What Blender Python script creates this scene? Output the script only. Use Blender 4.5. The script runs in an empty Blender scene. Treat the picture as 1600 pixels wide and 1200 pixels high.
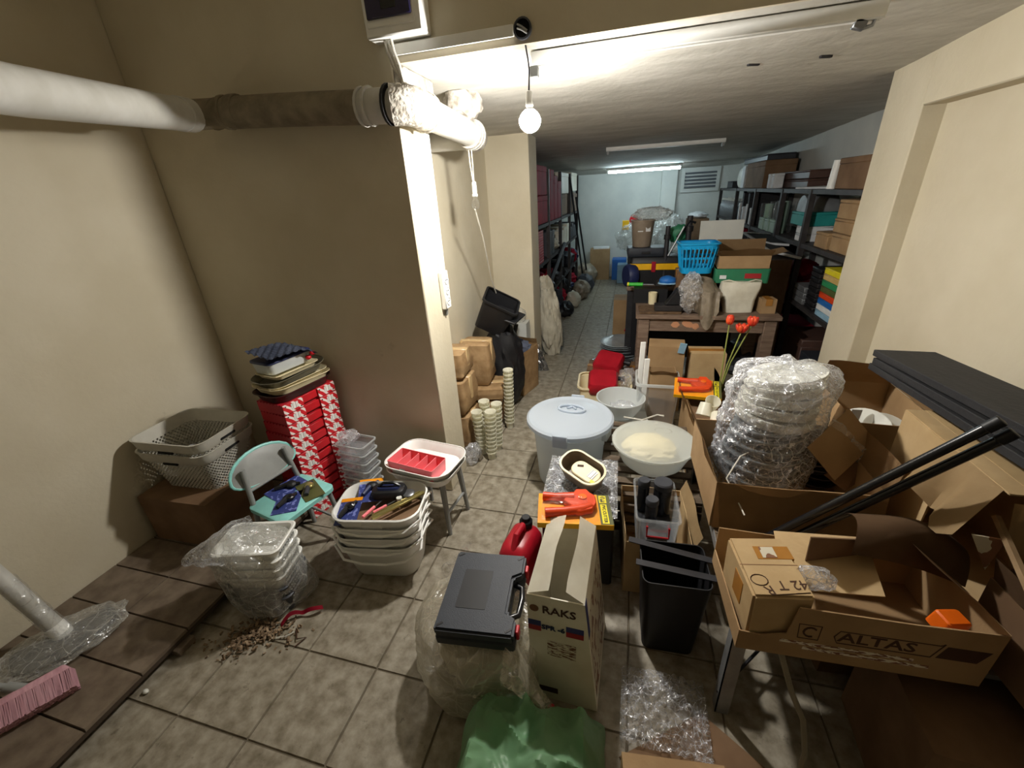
import bpy, bmesh, math, random
from mathutils import Vector as V, Matrix, Euler, noise
PI = math.pi
SC = bpy.context.scene
COL = SC.collection
random.seed(7)

def lin(c):
    return tuple(((x/255)/12.92 if x/255 <= .04045 else ((x/255+.055)/1.055)**2.4) for x in c)

# ------------------------------------------------------------------ camera
cam = bpy.data.cameras.new('camera')
cam.sensor_width = 36.0
cam.sensor_fit = 'HORIZONTAL'
cam.lens = 650.425/1600*36
cam.clip_start = .02
cam_o = bpy.data.objects.new('camera', cam)
COL.objects.link(cam_o)
def cam_matrix(p, y, r, loc):
    fw = V((math.sin(y)*math.cos(p), math.cos(y)*math.cos(p), math.sin(p)))
    r0 = V((math.cos(y), -math.sin(y), 0)); u0 = r0.cross(fw)
    rt = r0*math.cos(r)+u0*math.sin(r); up = u0*math.cos(r)-r0*math.sin(r)
    m = Matrix((rt, up, -fw)).transposed().to_4x4()
    m.translation = loc
    return m
cam_o.matrix_world = cam_matrix(-.42643, -.28605, -.061174, V((0, 0, 1.7521)))
SC.camera = cam_o

# ------------------------------------------------------------------ world, exposure (the lamps are built with their fittings below)
w = bpy.data.worlds.new('world'); SC.world = w; w.use_nodes = True
w.node_tree.nodes['Background'].inputs[0].default_value = (.5, .6, .7, 1)
w.node_tree.nodes['Background'].inputs[1].default_value = .02
SC.view_settings.view_transform = 'Standard'
SC.view_settings.look = 'None'
SC.view_settings.exposure = 0.0
SC.view_settings.gamma = 1.0
SC.view_settings.use_curve_mapping = False
BULB = 1560.0       # radiance of the bare bulb's glass
TUBE = 85.0         # radiance of the lit fluorescent tube

# ------------------------------------------------------------------ materials
MATS = {}
def _nt(name):
    m = bpy.data.materials.new(name); m.use_nodes = True
    nt = m.node_tree; nt.nodes.clear()
    out = nt.nodes.new('ShaderNodeOutputMaterial')
    return m, nt, out
def N(nt, t, **kw):
    n = nt.nodes.new(t)
    for k, v in kw.items():
        if hasattr(n, k): setattr(n, k, v)
        else: n.inputs[k].default_value = v
    return n
def coords(nt, world=False):
    if world: return N(nt, 'ShaderNodeNewGeometry').outputs['Position']
    return N(nt, 'ShaderNodeTexCoord').outputs['Object']
def mixcol(nt, fac, a, b, blend='MIX'):
    n = nt.nodes.new('ShaderNodeMix'); n.data_type = 'RGBA'; n.blend_type = blend
    for sock, v in ((n.inputs[0], fac), (n.inputs[6], a), (n.inputs[7], b)):
        if isinstance(v, (int, float)): sock.default_value = v
        elif isinstance(v, tuple): sock.default_value = (*v[:3], 1)
        else: nt.links.new(v, sock)
    return n.outputs[2]
def noise_fac(nt, co, scale, detail=4, lo=.35, hi=.65, rough=.55, stretch=None):
    if stretch:
        mp = N(nt, 'ShaderNodeMapping'); mp.inputs['Scale'].default_value = stretch
        nt.links.new(co, mp.inputs[0]); co = mp.outputs[0]
    n = N(nt, 'ShaderNodeTexNoise', Scale=scale, Detail=detail, Roughness=rough)
    nt.links.new(co, n.inputs['Vector'])
    r = N(nt, 'ShaderNodeMapRange'); r.inputs[1].default_value = lo; r.inputs[2].default_value = hi
    nt.links.new(n.outputs[0], r.inputs[0])
    return r.outputs[0]
def bumped(nt, bs, co, scale, strength, dist=.01, detail=3):
    n = N(nt, 'ShaderNodeTexNoise', Scale=scale, Detail=detail)
    nt.links.new(co, n.inputs['Vector'])
    b = N(nt, 'ShaderNodeBump', Strength=strength, Distance=dist)
    nt.links.new(n.outputs[0], b.inputs['Height']); nt.links.new(b.outputs[0], bs.inputs['Normal'])

def mat(name, c, c2=None, rough=.55, metal=0, scale=9, lo=.35, hi=.65, bump=0, bscale=60, spec=.4, world=False, stretch=None, sss=0, extra=None):
    """solid surface: colour c mottled with c2 by noise, fine bump"""
    m, nt, out = _nt(name)
    co = coords(nt, world)
    bs = N(nt, 'ShaderNodeBsdfPrincipled', Roughness=rough, Metallic=metal)
    bs.inputs['Specular IOR Level'].default_value = spec
    c = lin(c); c2 = lin(c2) if c2 else tuple(x*.82 for x in c)
    col = mixcol(nt, noise_fac(nt, co, scale, 4, lo, hi, stretch=stretch), c2, c)
    if extra: col = extra(nt, co, col)
    nt.links.new(col, bs.inputs['Base Color'])
    if bump: bumped(nt, bs, co, bscale, bump)
    nt.links.new(bs.outputs[0], out.inputs[0])
    MATS[name] = m
    return m

def film(name, c=(240, 242, 245), a=.10, rough=.1, bump=.7, scale=18, gl=.3, dist=.02, diff=.25, cr=0, cs=20):
    """clear plastic film: mostly see-through, with a crinkled glossy sheen and a little haze"""
    m, nt, out = _nt(name)
    co = coords(nt)
    n1 = N(nt, 'ShaderNodeTexVoronoi', Scale=scale); nt.links.new(co, n1.inputs['Vector'])
    n2 = N(nt, 'ShaderNodeTexNoise', Scale=scale*1.3, Detail=4, Distortion=1.2); nt.links.new(co, n2.inputs['Vector'])
    ad = N(nt, 'ShaderNodeMath', operation='ADD'); nt.links.new(n1.outputs[0], ad.inputs[0]); nt.links.new(n2.outputs[0], ad.inputs[1])
    b = N(nt, 'ShaderNodeBump', Strength=bump, Distance=dist)
    nt.links.new(ad.outputs[0], b.inputs['Height'])
    gs = N(nt, 'ShaderNodeBsdfGlossy', Roughness=rough); gs.inputs['Color'].default_value = (.95, .96, .98, 1)
    nt.links.new(b.outputs[0], gs.inputs['Normal'])
    df = N(nt, 'ShaderNodeBsdfDiffuse'); df.inputs['Color'].default_value = (*lin(c), 1)
    tl = N(nt, 'ShaderNodeBsdfTranslucent'); tl.inputs['Color'].default_value = (*lin(c), 1)
    m1 = N(nt, 'ShaderNodeMixShader'); m1.inputs[0].default_value = .4
    nt.links.new(df.outputs[0], m1.inputs[1]); nt.links.new(tl.outputs[0], m1.inputs[2])
    m2 = N(nt, 'ShaderNodeMixShader'); m2.inputs[0].default_value = diff
    nt.links.new(gs.outputs[0], m2.inputs[1]); nt.links.new(m1.outputs[0], m2.inputs[2])
    lw = N(nt, 'ShaderNodeLayerWeight', Blend=.25)
    mul = N(nt, 'ShaderNodeMath', operation='MULTIPLY_ADD'); mul.inputs[1].default_value = gl; mul.inputs[2].default_value = a
    mul.use_clamp = True
    nt.links.new(lw.outputs['Facing'], mul.inputs[0])
    fac = mul.outputs[0]
    if cr:      # whitened creases; the pale lines are also painted in for glints of light
        nd = N(nt, 'ShaderNodeTexNoise', Scale=cs*.5, Detail=2); nt.links.new(co, nd.inputs['Vector'])
        va = N(nt, 'ShaderNodeVectorMath', operation='MULTIPLY_ADD'); va.inputs[1].default_value = (1.6/cs,)*3
        nt.links.new(nd.outputs['Color'], va.inputs[0]); nt.links.new(co, va.inputs[2])
        tot = None
        for k, q in ((1, .035), (2.3, .05)):
            ve = N(nt, 'ShaderNodeTexVoronoi', Scale=cs*k); ve.feature = 'DISTANCE_TO_EDGE'; nt.links.new(va.outputs[0], ve.inputs['Vector'])
            mr = N(nt, 'ShaderNodeMapRange'); mr.inputs[1].default_value = 0; mr.inputs[2].default_value = q; mr.inputs[3].default_value = cr if k == 1 else cr*.7; mr.inputs[4].default_value = 0
            nt.links.new(ve.outputs['Distance'], mr.inputs[0])
            s_ = N(nt, 'ShaderNodeMath', operation='ADD'); s_.use_clamp = True
            nt.links.new(mr.outputs[0], s_.inputs[0]); nt.links.new(tot if tot else fac, s_.inputs[1]); tot = s_.outputs[0]
        fac = tot
    tr = N(nt, 'ShaderNodeBsdfTransparent')
    mx = N(nt, 'ShaderNodeMixShader')
    nt.links.new(fac, mx.inputs[0]); nt.links.new(tr.outputs[0], mx.inputs[1]); nt.links.new(m2.outputs[0], mx.inputs[2])
    nt.links.new(mx.outputs[0], out.inputs[0])
    MATS[name] = m
    return m

def frosted(name, c, clear=.2, tl=.4, rough=.25, bump=0, bscale=8):
    """milky plastic: lets some light and a little of what lies behind through"""
    m, nt, out = _nt(name)
    bs = N(nt, 'ShaderNodeBsdfPrincipled', Roughness=rough); bs.inputs['Base Color'].default_value = (*lin(c), 1)
    t_ = N(nt, 'ShaderNodeBsdfTranslucent'); t_.inputs['Color'].default_value = (*lin(c), 1)
    if bump: bumped(nt, bs, coords(nt), bscale, bump, .03)
    m1 = N(nt, 'ShaderNodeMixShader'); m1.inputs[0].default_value = tl
    nt.links.new(bs.outputs[0], m1.inputs[1]); nt.links.new(t_.outputs[0], m1.inputs[2])
    tr = N(nt, 'ShaderNodeBsdfTransparent'); mx = N(nt, 'ShaderNodeMixShader'); mx.inputs[0].default_value = 1-clear
    nt.links.new(tr.outputs[0], mx.inputs[1]); nt.links.new(m1.outputs[0], mx.inputs[2]); nt.links.new(mx.outputs[0], out.inputs[0])
    MATS[name] = m
    return m

def emit(name, c, s):
    m, nt, out = _nt(name)
    e = N(nt, 'ShaderNodeEmission', Strength=s); e.inputs[0].default_value = (*c, 1)
    nt.links.new(e.outputs[0], out.inputs[0]); MATS[name] = m
    return m

def holed(name, c, k=150, kz=150, t=.25):
    """moulded plastic pierced by rows of small holes (real see-through holes)"""
    m, nt, out = _nt(name)
    co = coords(nt)
    sx = N(nt, 'ShaderNodeSeparateXYZ'); nt.links.new(co, sx.inputs[0])
    add = N(nt, 'ShaderNodeMath', operation='ADD'); nt.links.new(sx.outputs[0], add.inputs[0]); nt.links.new(sx.outputs[1], add.inputs[1])
    def sinf(sock, f):
        a = N(nt, 'ShaderNodeMath', operation='MULTIPLY'); a.inputs[1].default_value = f; nt.links.new(sock, a.inputs[0])
        b = N(nt, 'ShaderNodeMath', operation='SINE'); nt.links.new(a.outputs[0], b.inputs[0]); return b.outputs[0]
    p = N(nt, 'ShaderNodeMath', operation='MULTIPLY'); nt.links.new(sinf(add.outputs[0], k), p.inputs[0]); nt.links.new(sinf(sx.outputs[2], kz), p.inputs[1])
    g = N(nt, 'ShaderNodeMath', operation='GREATER_THAN'); g.inputs[1].default_value = t; nt.links.new(p.outputs[0], g.inputs[0])
    bs = N(nt, 'ShaderNodeBsdfPrincipled', Roughness=.5); bs.inputs['Base Color'].default_value = (*lin(c), 1)
    tr = N(nt, 'ShaderNodeBsdfTransparent'); mx = N(nt, 'ShaderNodeMixShader')
    nt.links.new(g.outputs[0], mx.inputs[0]); nt.links.new(bs.outputs[0], mx.inputs[1]); nt.links.new(tr.outputs[0], mx.inputs[2])
    nt.links.new(mx.outputs[0], out.inputs[0]); MATS[name] = m
    return m

def print_mat(name, base, ink, scale=30, stretch=(1, 1, 1), thr=.52, rough=.5, kind='noise'):
    """flat print: blotchy or striped ink on a base colour"""
    m, nt, out = _nt(name)
    co = coords(nt)
    mp = N(nt, 'ShaderNodeMapping'); mp.inputs['Scale'].default_value = stretch; nt.links.new(co, mp.inputs[0])
    if kind == 'wave':
        n = N(nt, 'ShaderNodeTexWave', Scale=scale, Distortion=1.6); n.bands_direction = 'DIAGONAL'
    else:
        n = N(nt, 'ShaderNodeTexNoise', Scale=scale, Detail=2)
    nt.links.new(mp.outputs[0], n.inputs['Vector'])
    g = N(nt, 'ShaderNodeMath', operation='GREATER_THAN'); g.inputs[1].default_value = thr; nt.links.new(n.outputs[0], g.inputs[0])
    bs = N(nt, 'ShaderNodeBsdfPrincipled', Roughness=rough)
    nt.links.new(mixcol(nt, g.outputs[0], lin(base), lin(ink)), bs.inputs['Base Color'])
    nt.links.new(bs.outputs[0], out.inputs[0]); MATS[name] = m
    return m

def stains(c, scale, lo, hi):
    def f(nt, co, col):
        return mixcol(nt, noise_fac(nt, co, scale, 6, lo, hi, .7), lin(c), col)
    return f
mat('plaster', (208, 199, 177), (198, 188, 164), rough=.75, scale=2.2, bump=.18, bscale=35, world=True, extra=stains((160, 148, 124), 1.7, .2, .3))
mat('plaster_white', (204, 201, 193), (184, 181, 172), rough=.8, scale=3, bump=.35, bscale=22, world=True, stretch=(1, 3, 1), extra=stains((140, 132, 120), 2.3, .27, .37))
mat('plaster_far', (205, 206, 200), (190, 192, 188), rough=.8, scale=2, bump=.15, bscale=30, world=True)
mat('tile', (164, 156, 140), (118, 109, 92), rough=.42, scale=19, lo=.32, hi=.68, bump=.12, bscale=45, world=True, extra=stains((82, 72, 58), 24, .24, .40))
mat('grout', (112, 102, 86), rough=.9, scale=30)
mat('step_tile', (126, 112, 96), (98, 84, 70), rough=.6, scale=12, bump=.1, world=True)
mat('step_edge', (70, 58, 46), rough=.8)
mat('pvc', (206, 205, 200), (186, 184, 176), rough=.35, scale=6)
mat('pipe_wrap', (140, 130, 110), (112, 102, 84), rough=.85, scale=12, bump=.4, bscale=40)
mat('pipe_plaster', (205, 200, 190), (140, 132, 120), rough=.9, scale=22, bump=.9, bscale=50)
mat('white_plastic', (244, 244, 240), (236, 236, 231), rough=.4)
mat('cream_plastic', (240, 228, 190), (230, 216, 174), rough=.45)
mat('grey_basket', (196, 193, 182), (186, 183, 172), rough=.5)
holed('basket_holes', (196, 193, 182), 270, 270, .05)
holed('white_holes', (236, 236, 228), 420, 300, .55)
mat('grey_plastic', (150, 152, 150), (138, 140, 138), rough=.45)
mat('dark_grey', (62, 64, 70), rough=.5)
mat('black', (26, 26, 29), rough=.5)
mat('black_case', (48, 52, 60), (42, 46, 54), rough=.5, bump=.15, bscale=300)
mat('black_gloss', (22, 23, 27), rough=.25, spec=.6)
mat('black_board', (44, 44, 46), (34, 34, 37), rough=.7, scale=5, stretch=(12, 1, 12), bump=.2)
mat('navy', (32, 42, 84), rough=.5)
mat('navy_cloth', (88, 94, 112), (66, 72, 90), rough=.9, bump=.5, bscale=90)
mat('red_box', (190, 36, 46), (168, 28, 40), rough=.45)
mat('red_dark', (160, 28, 48), (132, 22, 40), rough=.75, spec=.15)
mat('red_can', (176, 26, 42), (160, 20, 36), rough=.35)
mat('red', (200, 30, 40), rough=.4)
mat('pink', (250, 132, 140), (246, 122, 130), rough=.45)
mat('pink_bristle', (216, 168, 180), (190, 140, 152), rough=.8, scale=60, stretch=(1, 1, .1))
mat('mint', (150, 222, 216), rough=.4)
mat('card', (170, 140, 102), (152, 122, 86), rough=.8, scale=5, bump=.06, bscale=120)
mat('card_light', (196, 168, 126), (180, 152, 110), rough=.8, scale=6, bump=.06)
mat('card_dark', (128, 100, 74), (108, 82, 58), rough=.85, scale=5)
mat('card_yellow', (206, 176, 112), (190, 160, 96), rough=.8)
mat('card_white', (240, 235, 220), (224, 217, 198), rough=.6, scale=7)
mat('kraft', (172, 142, 104), (144, 114, 78), rough=.55, scale=12, bump=.5, bscale=18)
mat('tape', (176, 122, 56), rough=.25)
mat('clear_tape', (206, 176, 130), rough=.2)
mat('ink', (74, 46, 30), rough=.7)
mat('ink_red', (170, 40, 44), rough=.6)
mat('ink_blue', (58, 62, 120), rough=.6)
mat('ink_brown', (126, 84, 54), rough=.6)
mat('orange', (246, 110, 20), rough=.4)
mat('orange_red', (222, 72, 28), rough=.4)
mat('amber', (238, 160, 24), (232, 140, 20), rough=.4)
mat('yellow', (236, 220, 40), rough=.45)
mat('gold_yellow', (244, 186, 20), rough=.4)
mat('olive', (88, 90, 50), rough=.5)
mat('steel', (150, 152, 156), (120, 122, 126), rough=.35, metal=.8)
mat('dark_steel', (60, 60, 64), (48, 46, 48), rough=.5, metal=.5)
mat('shelf_steel', (66, 62, 62), (50, 46, 46), rough=.6, metal=.2)
mat('zinc', (168, 170, 172), (140, 142, 144), rough=.45, metal=.6)
mat('brass', (196, 184, 120), rough=.3, metal=.8)
mat('wood_table', (132, 112, 96), (104, 84, 70), rough=.7, scale=7, stretch=(1, 8, 8), bump=.2)
mat('peeled', (206, 148, 110), rough=.8)
mat('wood_slat', (110, 96, 80), (84, 70, 56), rough=.8, scale=9, stretch=(1, 9, 9))
mat('wood_lath', (150, 124, 92), (120, 96, 66), rough=.8)
mat('blue_basket', (22, 158, 216), (18, 148, 206), rough=.4)
mat('blue', (40, 110, 190), rough=.45)
mat('light_blue', (150, 190, 216), rough=.5)
mat('green', (52, 150, 96), rough=.45)
mat('dark_green', (50, 128, 92), rough=.5)
mat('lime', (60, 190, 60), rough=.4)
mat('teal', (44, 150, 146), rough=.5)
mat('leaf', (92, 100, 52), (74, 84, 40), rough=.6)
mat('stem', (150, 160, 84), rough=.5)
mat('tulip', (206, 40, 36), (226, 90, 40), rough=.5, scale=30)
mat('white_dish', (232, 232, 224), rough=.3)
mat('grey_lid', (150, 158, 162), (136, 144, 150), rough=.25)
mat('dark_bowl', (60, 54, 62), rough=.3)
mat('cord_white', (214, 210, 198), rough=.5)
mat('old_cord', (150, 142, 124), rough=.7)
mat('sackcloth', (208, 202, 184), (180, 172, 152), rough=.85, bump=.5, bscale=25)
mat('foil', (170, 172, 176), rough=.25, metal=.9, bump=.8, bscale=30)
mat('paper', (228, 230, 232), rough=.7)
mat('leather_brown', (86, 62, 54), rough=.5)
mat('debris', (156, 134, 108), (96, 76, 56), rough=.9, scale=40)
mat('dust', (110, 86, 62), (80, 60, 42), rough=.95, scale=30)
mat('brown_tray', (64, 38, 36), rough=.35)
mat('olive_tray', (112, 108, 92), rough=.4)
mat('hole_dark', (12, 11, 10), rough=.9)
mat('panel_door', (34, 28, 66), rough=.15, spec=.7)
mat('brown_pail', (142, 128, 112), (128, 114, 98), rough=.5)
mat('sander', (40, 36, 36), rough=.7)
mat('vent', (110, 114, 120), rough=.5)
mat('bag_brown', (150, 138, 120), (110, 98, 82), rough=.4, bump=.8, bscale=25)
mat('white_cloth', (226, 222, 206), (206, 200, 182), rough=.8, bump=.3, bscale=20)
mat('green_glass', (150, 176, 160), rough=.2)
film('film_clear', a=.08, gl=.35, bump=.9, scale=16, rough=.16, cr=.3, cs=14)
film('film_hazy', (232, 232, 226), a=.30, gl=.4, bump=1, scale=16, diff=.55, rough=.22, dist=.02, cr=.35, cs=12)
film('film_crinkle', (240, 242, 248), a=.2, gl=.5, bump=1, scale=26, diff=.5, rough=.2, dist=.02, cr=.8, cs=22)
film('film_sack', (216, 208, 186), a=.42, gl=.35, bump=.9, scale=9, rough=.25, diff=.7, dist=.03, cr=.25, cs=9)
frosted('film_green', (150, 196, 152), .15, .4, .4, .3, 9)
frosted('frost', (232, 236, 236), .12, .45, .25)
frosted('frost_lid', (214, 224, 236), .10, .35, .2)
film('clear_bin', (226, 232, 236), a=.2, gl=.4, bump=.03, scale=8, rough=.12, diff=.6)
frosted('cup', (255, 254, 242), .0, .5, .3)
frosted('frost_clear', (232, 234, 226), .5, .35, .2)
film('glass', (220, 226, 228), a=.05, gl=.3, bump=.0, scale=8, rough=.05, diff=.3)
print_mat('label_red', (204, 30, 42), (240, 226, 222), 13, (1, 1, 1), .66, kind='wave')
print_mat('barcode', (236, 234, 230), (40, 36, 40), 220, (1, .02, .02), .56)
print_mat('blister_blue', (50, 62, 124), (120, 130, 196), 40, (1, 1, 1), .6)
print_mat('print_brown', (206, 198, 178), (128, 86, 60), 26, (1, .6, .6), .55)
print_mat('print_lines', (226, 218, 200), (120, 76, 58), 150, (.25, 1, .25), .52)
print_mat('small_print', (60, 58, 30), (230, 214, 50), 160, (1, 1, 1), .52)
emit('bulb_glow', (1.0, .965, .90), BULB)
emit('bulb_glow_dim', (1.0, .965, .90), 40)
emit('tube_glow', (.72, .93, 1.0), TUBE)

# ------------------------------------------------------------------ mesh building
class G:
    def __init__(s):
        s.bm = bmesh.new(); s.T = Matrix()
    def at(s, loc=(0, 0, 0), rot=(0, 0, 0)):
        s.T = Matrix.Translation(loc) @ Euler(rot).to_matrix().to_4x4(); return s
    def v(s, p): return s.bm.verts.new(s.T @ V(p))
    def f(s, vs):
        try: return s.bm.faces.new(vs)
        except ValueError: return None
    def box(s, x0, x1, y0, y1, z0, z1, tx=0, ty=0, bx=0, by=0):
        """box; tx,ty inset the top, bx,by inset the bottom"""
        p = [s.v(q) for q in ((x0+bx, y0+by, z0), (x1-bx, y0+by, z0), (x1-bx, y1-by, z0), (x0+bx, y1-by, z0),
                              (x0+tx, y0+ty, z1), (x1-tx, y0+ty, z1), (x1-tx, y1-ty, z1), (x0+tx, y1-ty, z1))]
        for q in ((3, 2, 1, 0), (4, 5, 6, 7), (0, 1, 5, 4), (1, 2, 6, 5), (2, 3, 7, 6), (3, 0, 4, 7)):
            s.f([p[i] for i in q])
        return s
    def rings(s, rings, cap0=True, cap1=True, loop=True):
        R = [[s.v(p) for p in r] for r in rings]
        n = len(R[0])
        for a, b in zip(R, R[1:]):
            for i in range(n if loop else n-1):
                j = (i+1) % n
                s.f([a[i], a[j], b[j], b[i]])
        if cap0: s.f(R[0][::-1])
        if cap1: s.f(R[-1])
        return s
    def tub(s, lv, t=.004, n=4, floor=True):
        """open rounded container from outer levels (w, d, corner radius, z)"""
        out = [rr(w_, d, r, z, n) for w_, d, r, z in lv]
        inn = [rr(w_-2*t, d-2*t, max(r-t, .002), max(z, lv[0][3]+t), n) for w_, d, r, z in reversed(lv)]
        return s.rings(out+inn)
    def tube(s, pts, r, n=8, closed=False, rad=None):
        pts = [V(p) for p in pts]; m = len(pts); rs = []
        up = V((0, 0, 1)); prev = None
        for i, p in enumerate(pts):
            if closed: d = pts[(i+1) % m]-pts[i-1]
            else: d = pts[min(i+1, m-1)]-pts[max(i-1, 0)]
            d.normalize()
            if prev is None:
                a = d.cross(up)
                if a.length < 1e-3: a = d.cross(V((1, 0, 0)))
            else:
                a = prev-d*prev.dot(d)
            a.normalize(); b = d.cross(a); prev = a
            q = rad[i] if rad else r
            rs.append([p+a*(q*math.cos(2*PI*k/n))+b*(q*math.sin(2*PI*k/n)) for k in range(n)])
        if closed: return s.rings(rs+[rs[0]], False, False)
        return s.rings(rs)
    def lathe(s, prof, n=24, cap0=True, cap1=True):
        return s.rings([[(max(r, .0004)*math.cos(2*PI*k/n), max(r, .0004)*math.sin(2*PI*k/n), z) for k in range(n)] for r, z in prof], cap0, cap1)
    def panel(s, q, t=.004):
        """flat panel on a list of coplanar-ish 3-D corners, thickened both ways"""
        q = [V(p) for p in q]
        nrm = V((0, 0, 0))
        for i in range(len(q)): nrm += (q[i]-q[0]).cross(q[(i+1) % len(q)]-q[0])
        nrm.normalize()
        return s.rings([[p-nrm*t/2 for p in q], [p+nrm*t/2 for p in q]])
    def sheet(s, nu, nv, fn, t=0):
        g = [[s.v(fn(i/nu, j/nv)) for j in range(nv+1)] for i in range(nu+1)]
        for i in range(nu):
            for j in range(nv):
                s.f([g[i][j], g[i+1][j], g[i+1][j+1], g[i][j+1]])
        return s
    def blob(s, c, rad, amp=.2, fr=3, seed=0, sub=4, flat=None, ridge=.5):
        """crumpled closed lump"""
        r = bmesh.ops.create_icosphere(s.bm, subdivisions=sub, radius=1)
        for v in r['verts']:
            p = v.co.normalized(); q = p*fr+V((seed*3.1, seed*1.7, seed))
            d = noise.noise(q)*(1-ridge)+ridge*(.5-abs(noise.noise(q*1.7)))*1.6
            k = 1+amp*d
            x = V((p.x*rad[0]*k, p.y*rad[1]*k, p.z*rad[2]*k))+V(c)
            if flat is not None and x.z < flat: x.z = flat+.002*abs(noise.noise(q*4))
            v.co = s.T @ x
        return s
    def build(s, name, m, parent=None, loc=(0, 0, 0), rot=(0, 0, 0), bev=0, seg=1, smooth=True, ang=.7):
        bm = s.bm
        bmesh.ops.recalc_face_normals(bm, faces=bm.faces)
        if bev:
            es = [e for e in bm.edges if len(e.link_faces) == 2 and e.calc_face_angle(0) > .5]
            bmesh.ops.bevel(bm, geom=es, offset=bev, segments=seg, affect='EDGES', clamp_overlap=True)
        if smooth:
            for f in bm.faces: f.smooth = True
            for e in bm.edges:
                if len(e.link_faces) == 2 and e.calc_face_angle(0) > ang: e.smooth = False
        me = bpy.data.meshes.new(name); bm.to_mesh(me); bm.free()
        ml = m if isinstance(m, (list, tuple)) else [m]
        for q in ml: me.materials.append(MATS[q])
        o = bpy.data.objects.new(name, me); COL.objects.link(o)
        o.location = loc; o.rotation_euler = rot
        if parent: o.parent = parent
        return o

def rr(w_, d, r, z, n=4, ox=0, oy=0):
    r = min(r, w_/2-1e-4, d/2-1e-4); pts = []
    for cx, cy, a0 in ((w_/2-r, d/2-r, 0), (-w_/2+r, d/2-r, 90), (-w_/2+r, -d/2+r, 180), (w_/2-r, -d/2+r, 270)):
        for k in range(n+1):
            a = math.radians(a0+90*k/n)
            pts.append((ox+cx+r*math.cos(a), oy+cy+r*math.sin(a), z))
    return pts

def tag(o, label=None, cat=None, group=None, kind=None):
    if label: o['label'] = label
    if cat: o['category'] = cat
    if group: o['group'] = group
    if kind: o['kind'] = kind
    return o
def thing(name, label, cat, loc=(0, 0, 0), rz=0, group=None, rot=None):
    o = bpy.data.objects.new(name, None); COL.objects.link(o)
    o.empty_display_size = .05
    o.location = loc; o.rotation_euler = rot if rot else (0, 0, rz)
    return tag(o, label, cat, group)
def dup(root, loc, rz=None, label=None, group=None, rot=None):
    r = root.copy(); COL.objects.link(r); r.location = loc
    if rot: r.rotation_euler = rot
    elif rz is not None: r.rotation_euler = (0, 0, rz)
    if label: r['label'] = label
    if group: r['group'] = group
    for ch in list(root.children):
        c = ch.copy(); COL.objects.link(c); c.parent = r
        for g in list(ch.children):
            d = g.copy(); COL.objects.link(d); d.parent = c
    return r
def text(s, size, m, parent, loc, rot, name='lettering', sx=1, bold=0):
    cu = bpy.data.curves.new(name, 'FONT'); cu.body = s; cu.size = size
    cu.align_x = 'CENTER'; cu.align_y = 'CENTER'; cu.extrude = .0004; cu.offset = bold
    cu.resolution_u = 2
    tmp = bpy.data.objects.new(name, cu); COL.objects.link(tmp)
    dg = bpy.context.evaluated_depsgraph_get()
    me = bpy.data.meshes.new_from_object(tmp.evaluated_get(dg))
    bpy.data.objects.remove(tmp)
    me.materials.clear(); me.materials.append(MATS[m])
    o = bpy.data.objects.new(name, me); COL.objects.link(o)
    o.location = loc; o.rotation_euler = rot; o.scale = (sx, 1, 1)
    o.parent = parent
    return o
D = math.radians
def plate(name, m, parent, w_, h, loc, rot=(PI/2, 0, 0), t=.0008):
    """thin printed plate lying in its local XY"""
    return G().box(-w_/2, w_/2, -h/2, h/2, 0, t).build(name, m, parent, loc, rot, smooth=False)

def carton(label, loc, rz, w_, d, h, m='card', flaps=None, group=None, name='cardboard_box', rot=None, tape='tape', t=.004, cat='box', warp=1):
    """corrugated box, origin at the middle of its base; flaps: side -> (degrees out from upright, length) makes it open"""
    r = thing(name, label, cat, loc, rz, group, rot)
    X, Y = w_/2, d/2
    def bow(bm, amp=.005):
        bmesh.ops.subdivide_edges(bm, edges=bm.edges[:], cuts=4, use_grid_fill=True)
        s0 = V((loc[0]*7, loc[1]*5, loc[2]*3))
        for v in bm.verts:
            q = v.co*5+s0; k = amp*(1 if v.co.z > .01 else .2)
            v.co += V((noise.noise(q), noise.noise(q+V((7, 0, 0))), .7*noise.noise(q+V((0, 7, 0)))*(v.co.z > .01)))*k*warp
    if not flaps:
        g = G().box(-X, X, -Y, Y, 0, h); bow(g.bm, .004); g.build('body', m, r)
        if tape:
            if w_ >= d: g = G().box(-X-.004, X+.004, -.024, .024, h-.05, h+.0035)
            else: g = G().box(-.024, .024, -Y-.004, Y+.004, h-.05, h+.0035)
            g.build('tape', tape, r)
        return r
    g = G().rings([[(-X, -Y, 0), (X, -Y, 0), (X, Y, 0), (-X, Y, 0)], [(-X, -Y, h), (X, -Y, h), (X, Y, h), (-X, Y, h)],
                   [(-X+t, -Y+t, h), (X-t, -Y+t, h), (X-t, Y-t, h), (-X+t, Y-t, h)], [(-X+t, -Y+t, t), (X-t, -Y+t, t), (X-t, Y-t, t), (-X+t, Y-t, t)]])
    bow(g.bm, .008); g.build('body', m, r)
    for side, (deg, ln) in flaps.items():
        a = D(deg)
        wd = {'front': X, 'back': X, 'left': Y, 'right': Y}[side]
        nx = 8
        def fn(u, v_, a=a, ln=ln, wd=wd):
            q = -wd+.003+(2*wd-.006)*u
            bend = .007*math.sin(u*7+ln*50)*v_
            return (q, -math.sin(a)*ln*v_-bend*math.cos(a), math.cos(a)*ln*v_-bend*math.sin(a))
        g = G().sheet(nx, 3, fn)
        bmesh.ops.solidify(g.bm, geom=g.bm.faces[:], thickness=t)
        lo = {'front': ((0, -Y, h), 0), 'back': ((0, Y, h), PI), 'left': ((-X, 0, h), -PI/2), 'right': ((X, 0, h), PI/2)}[side]
        g.build('flap', m, r, lo[0], (0, 0, lo[1]))
    return r
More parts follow.
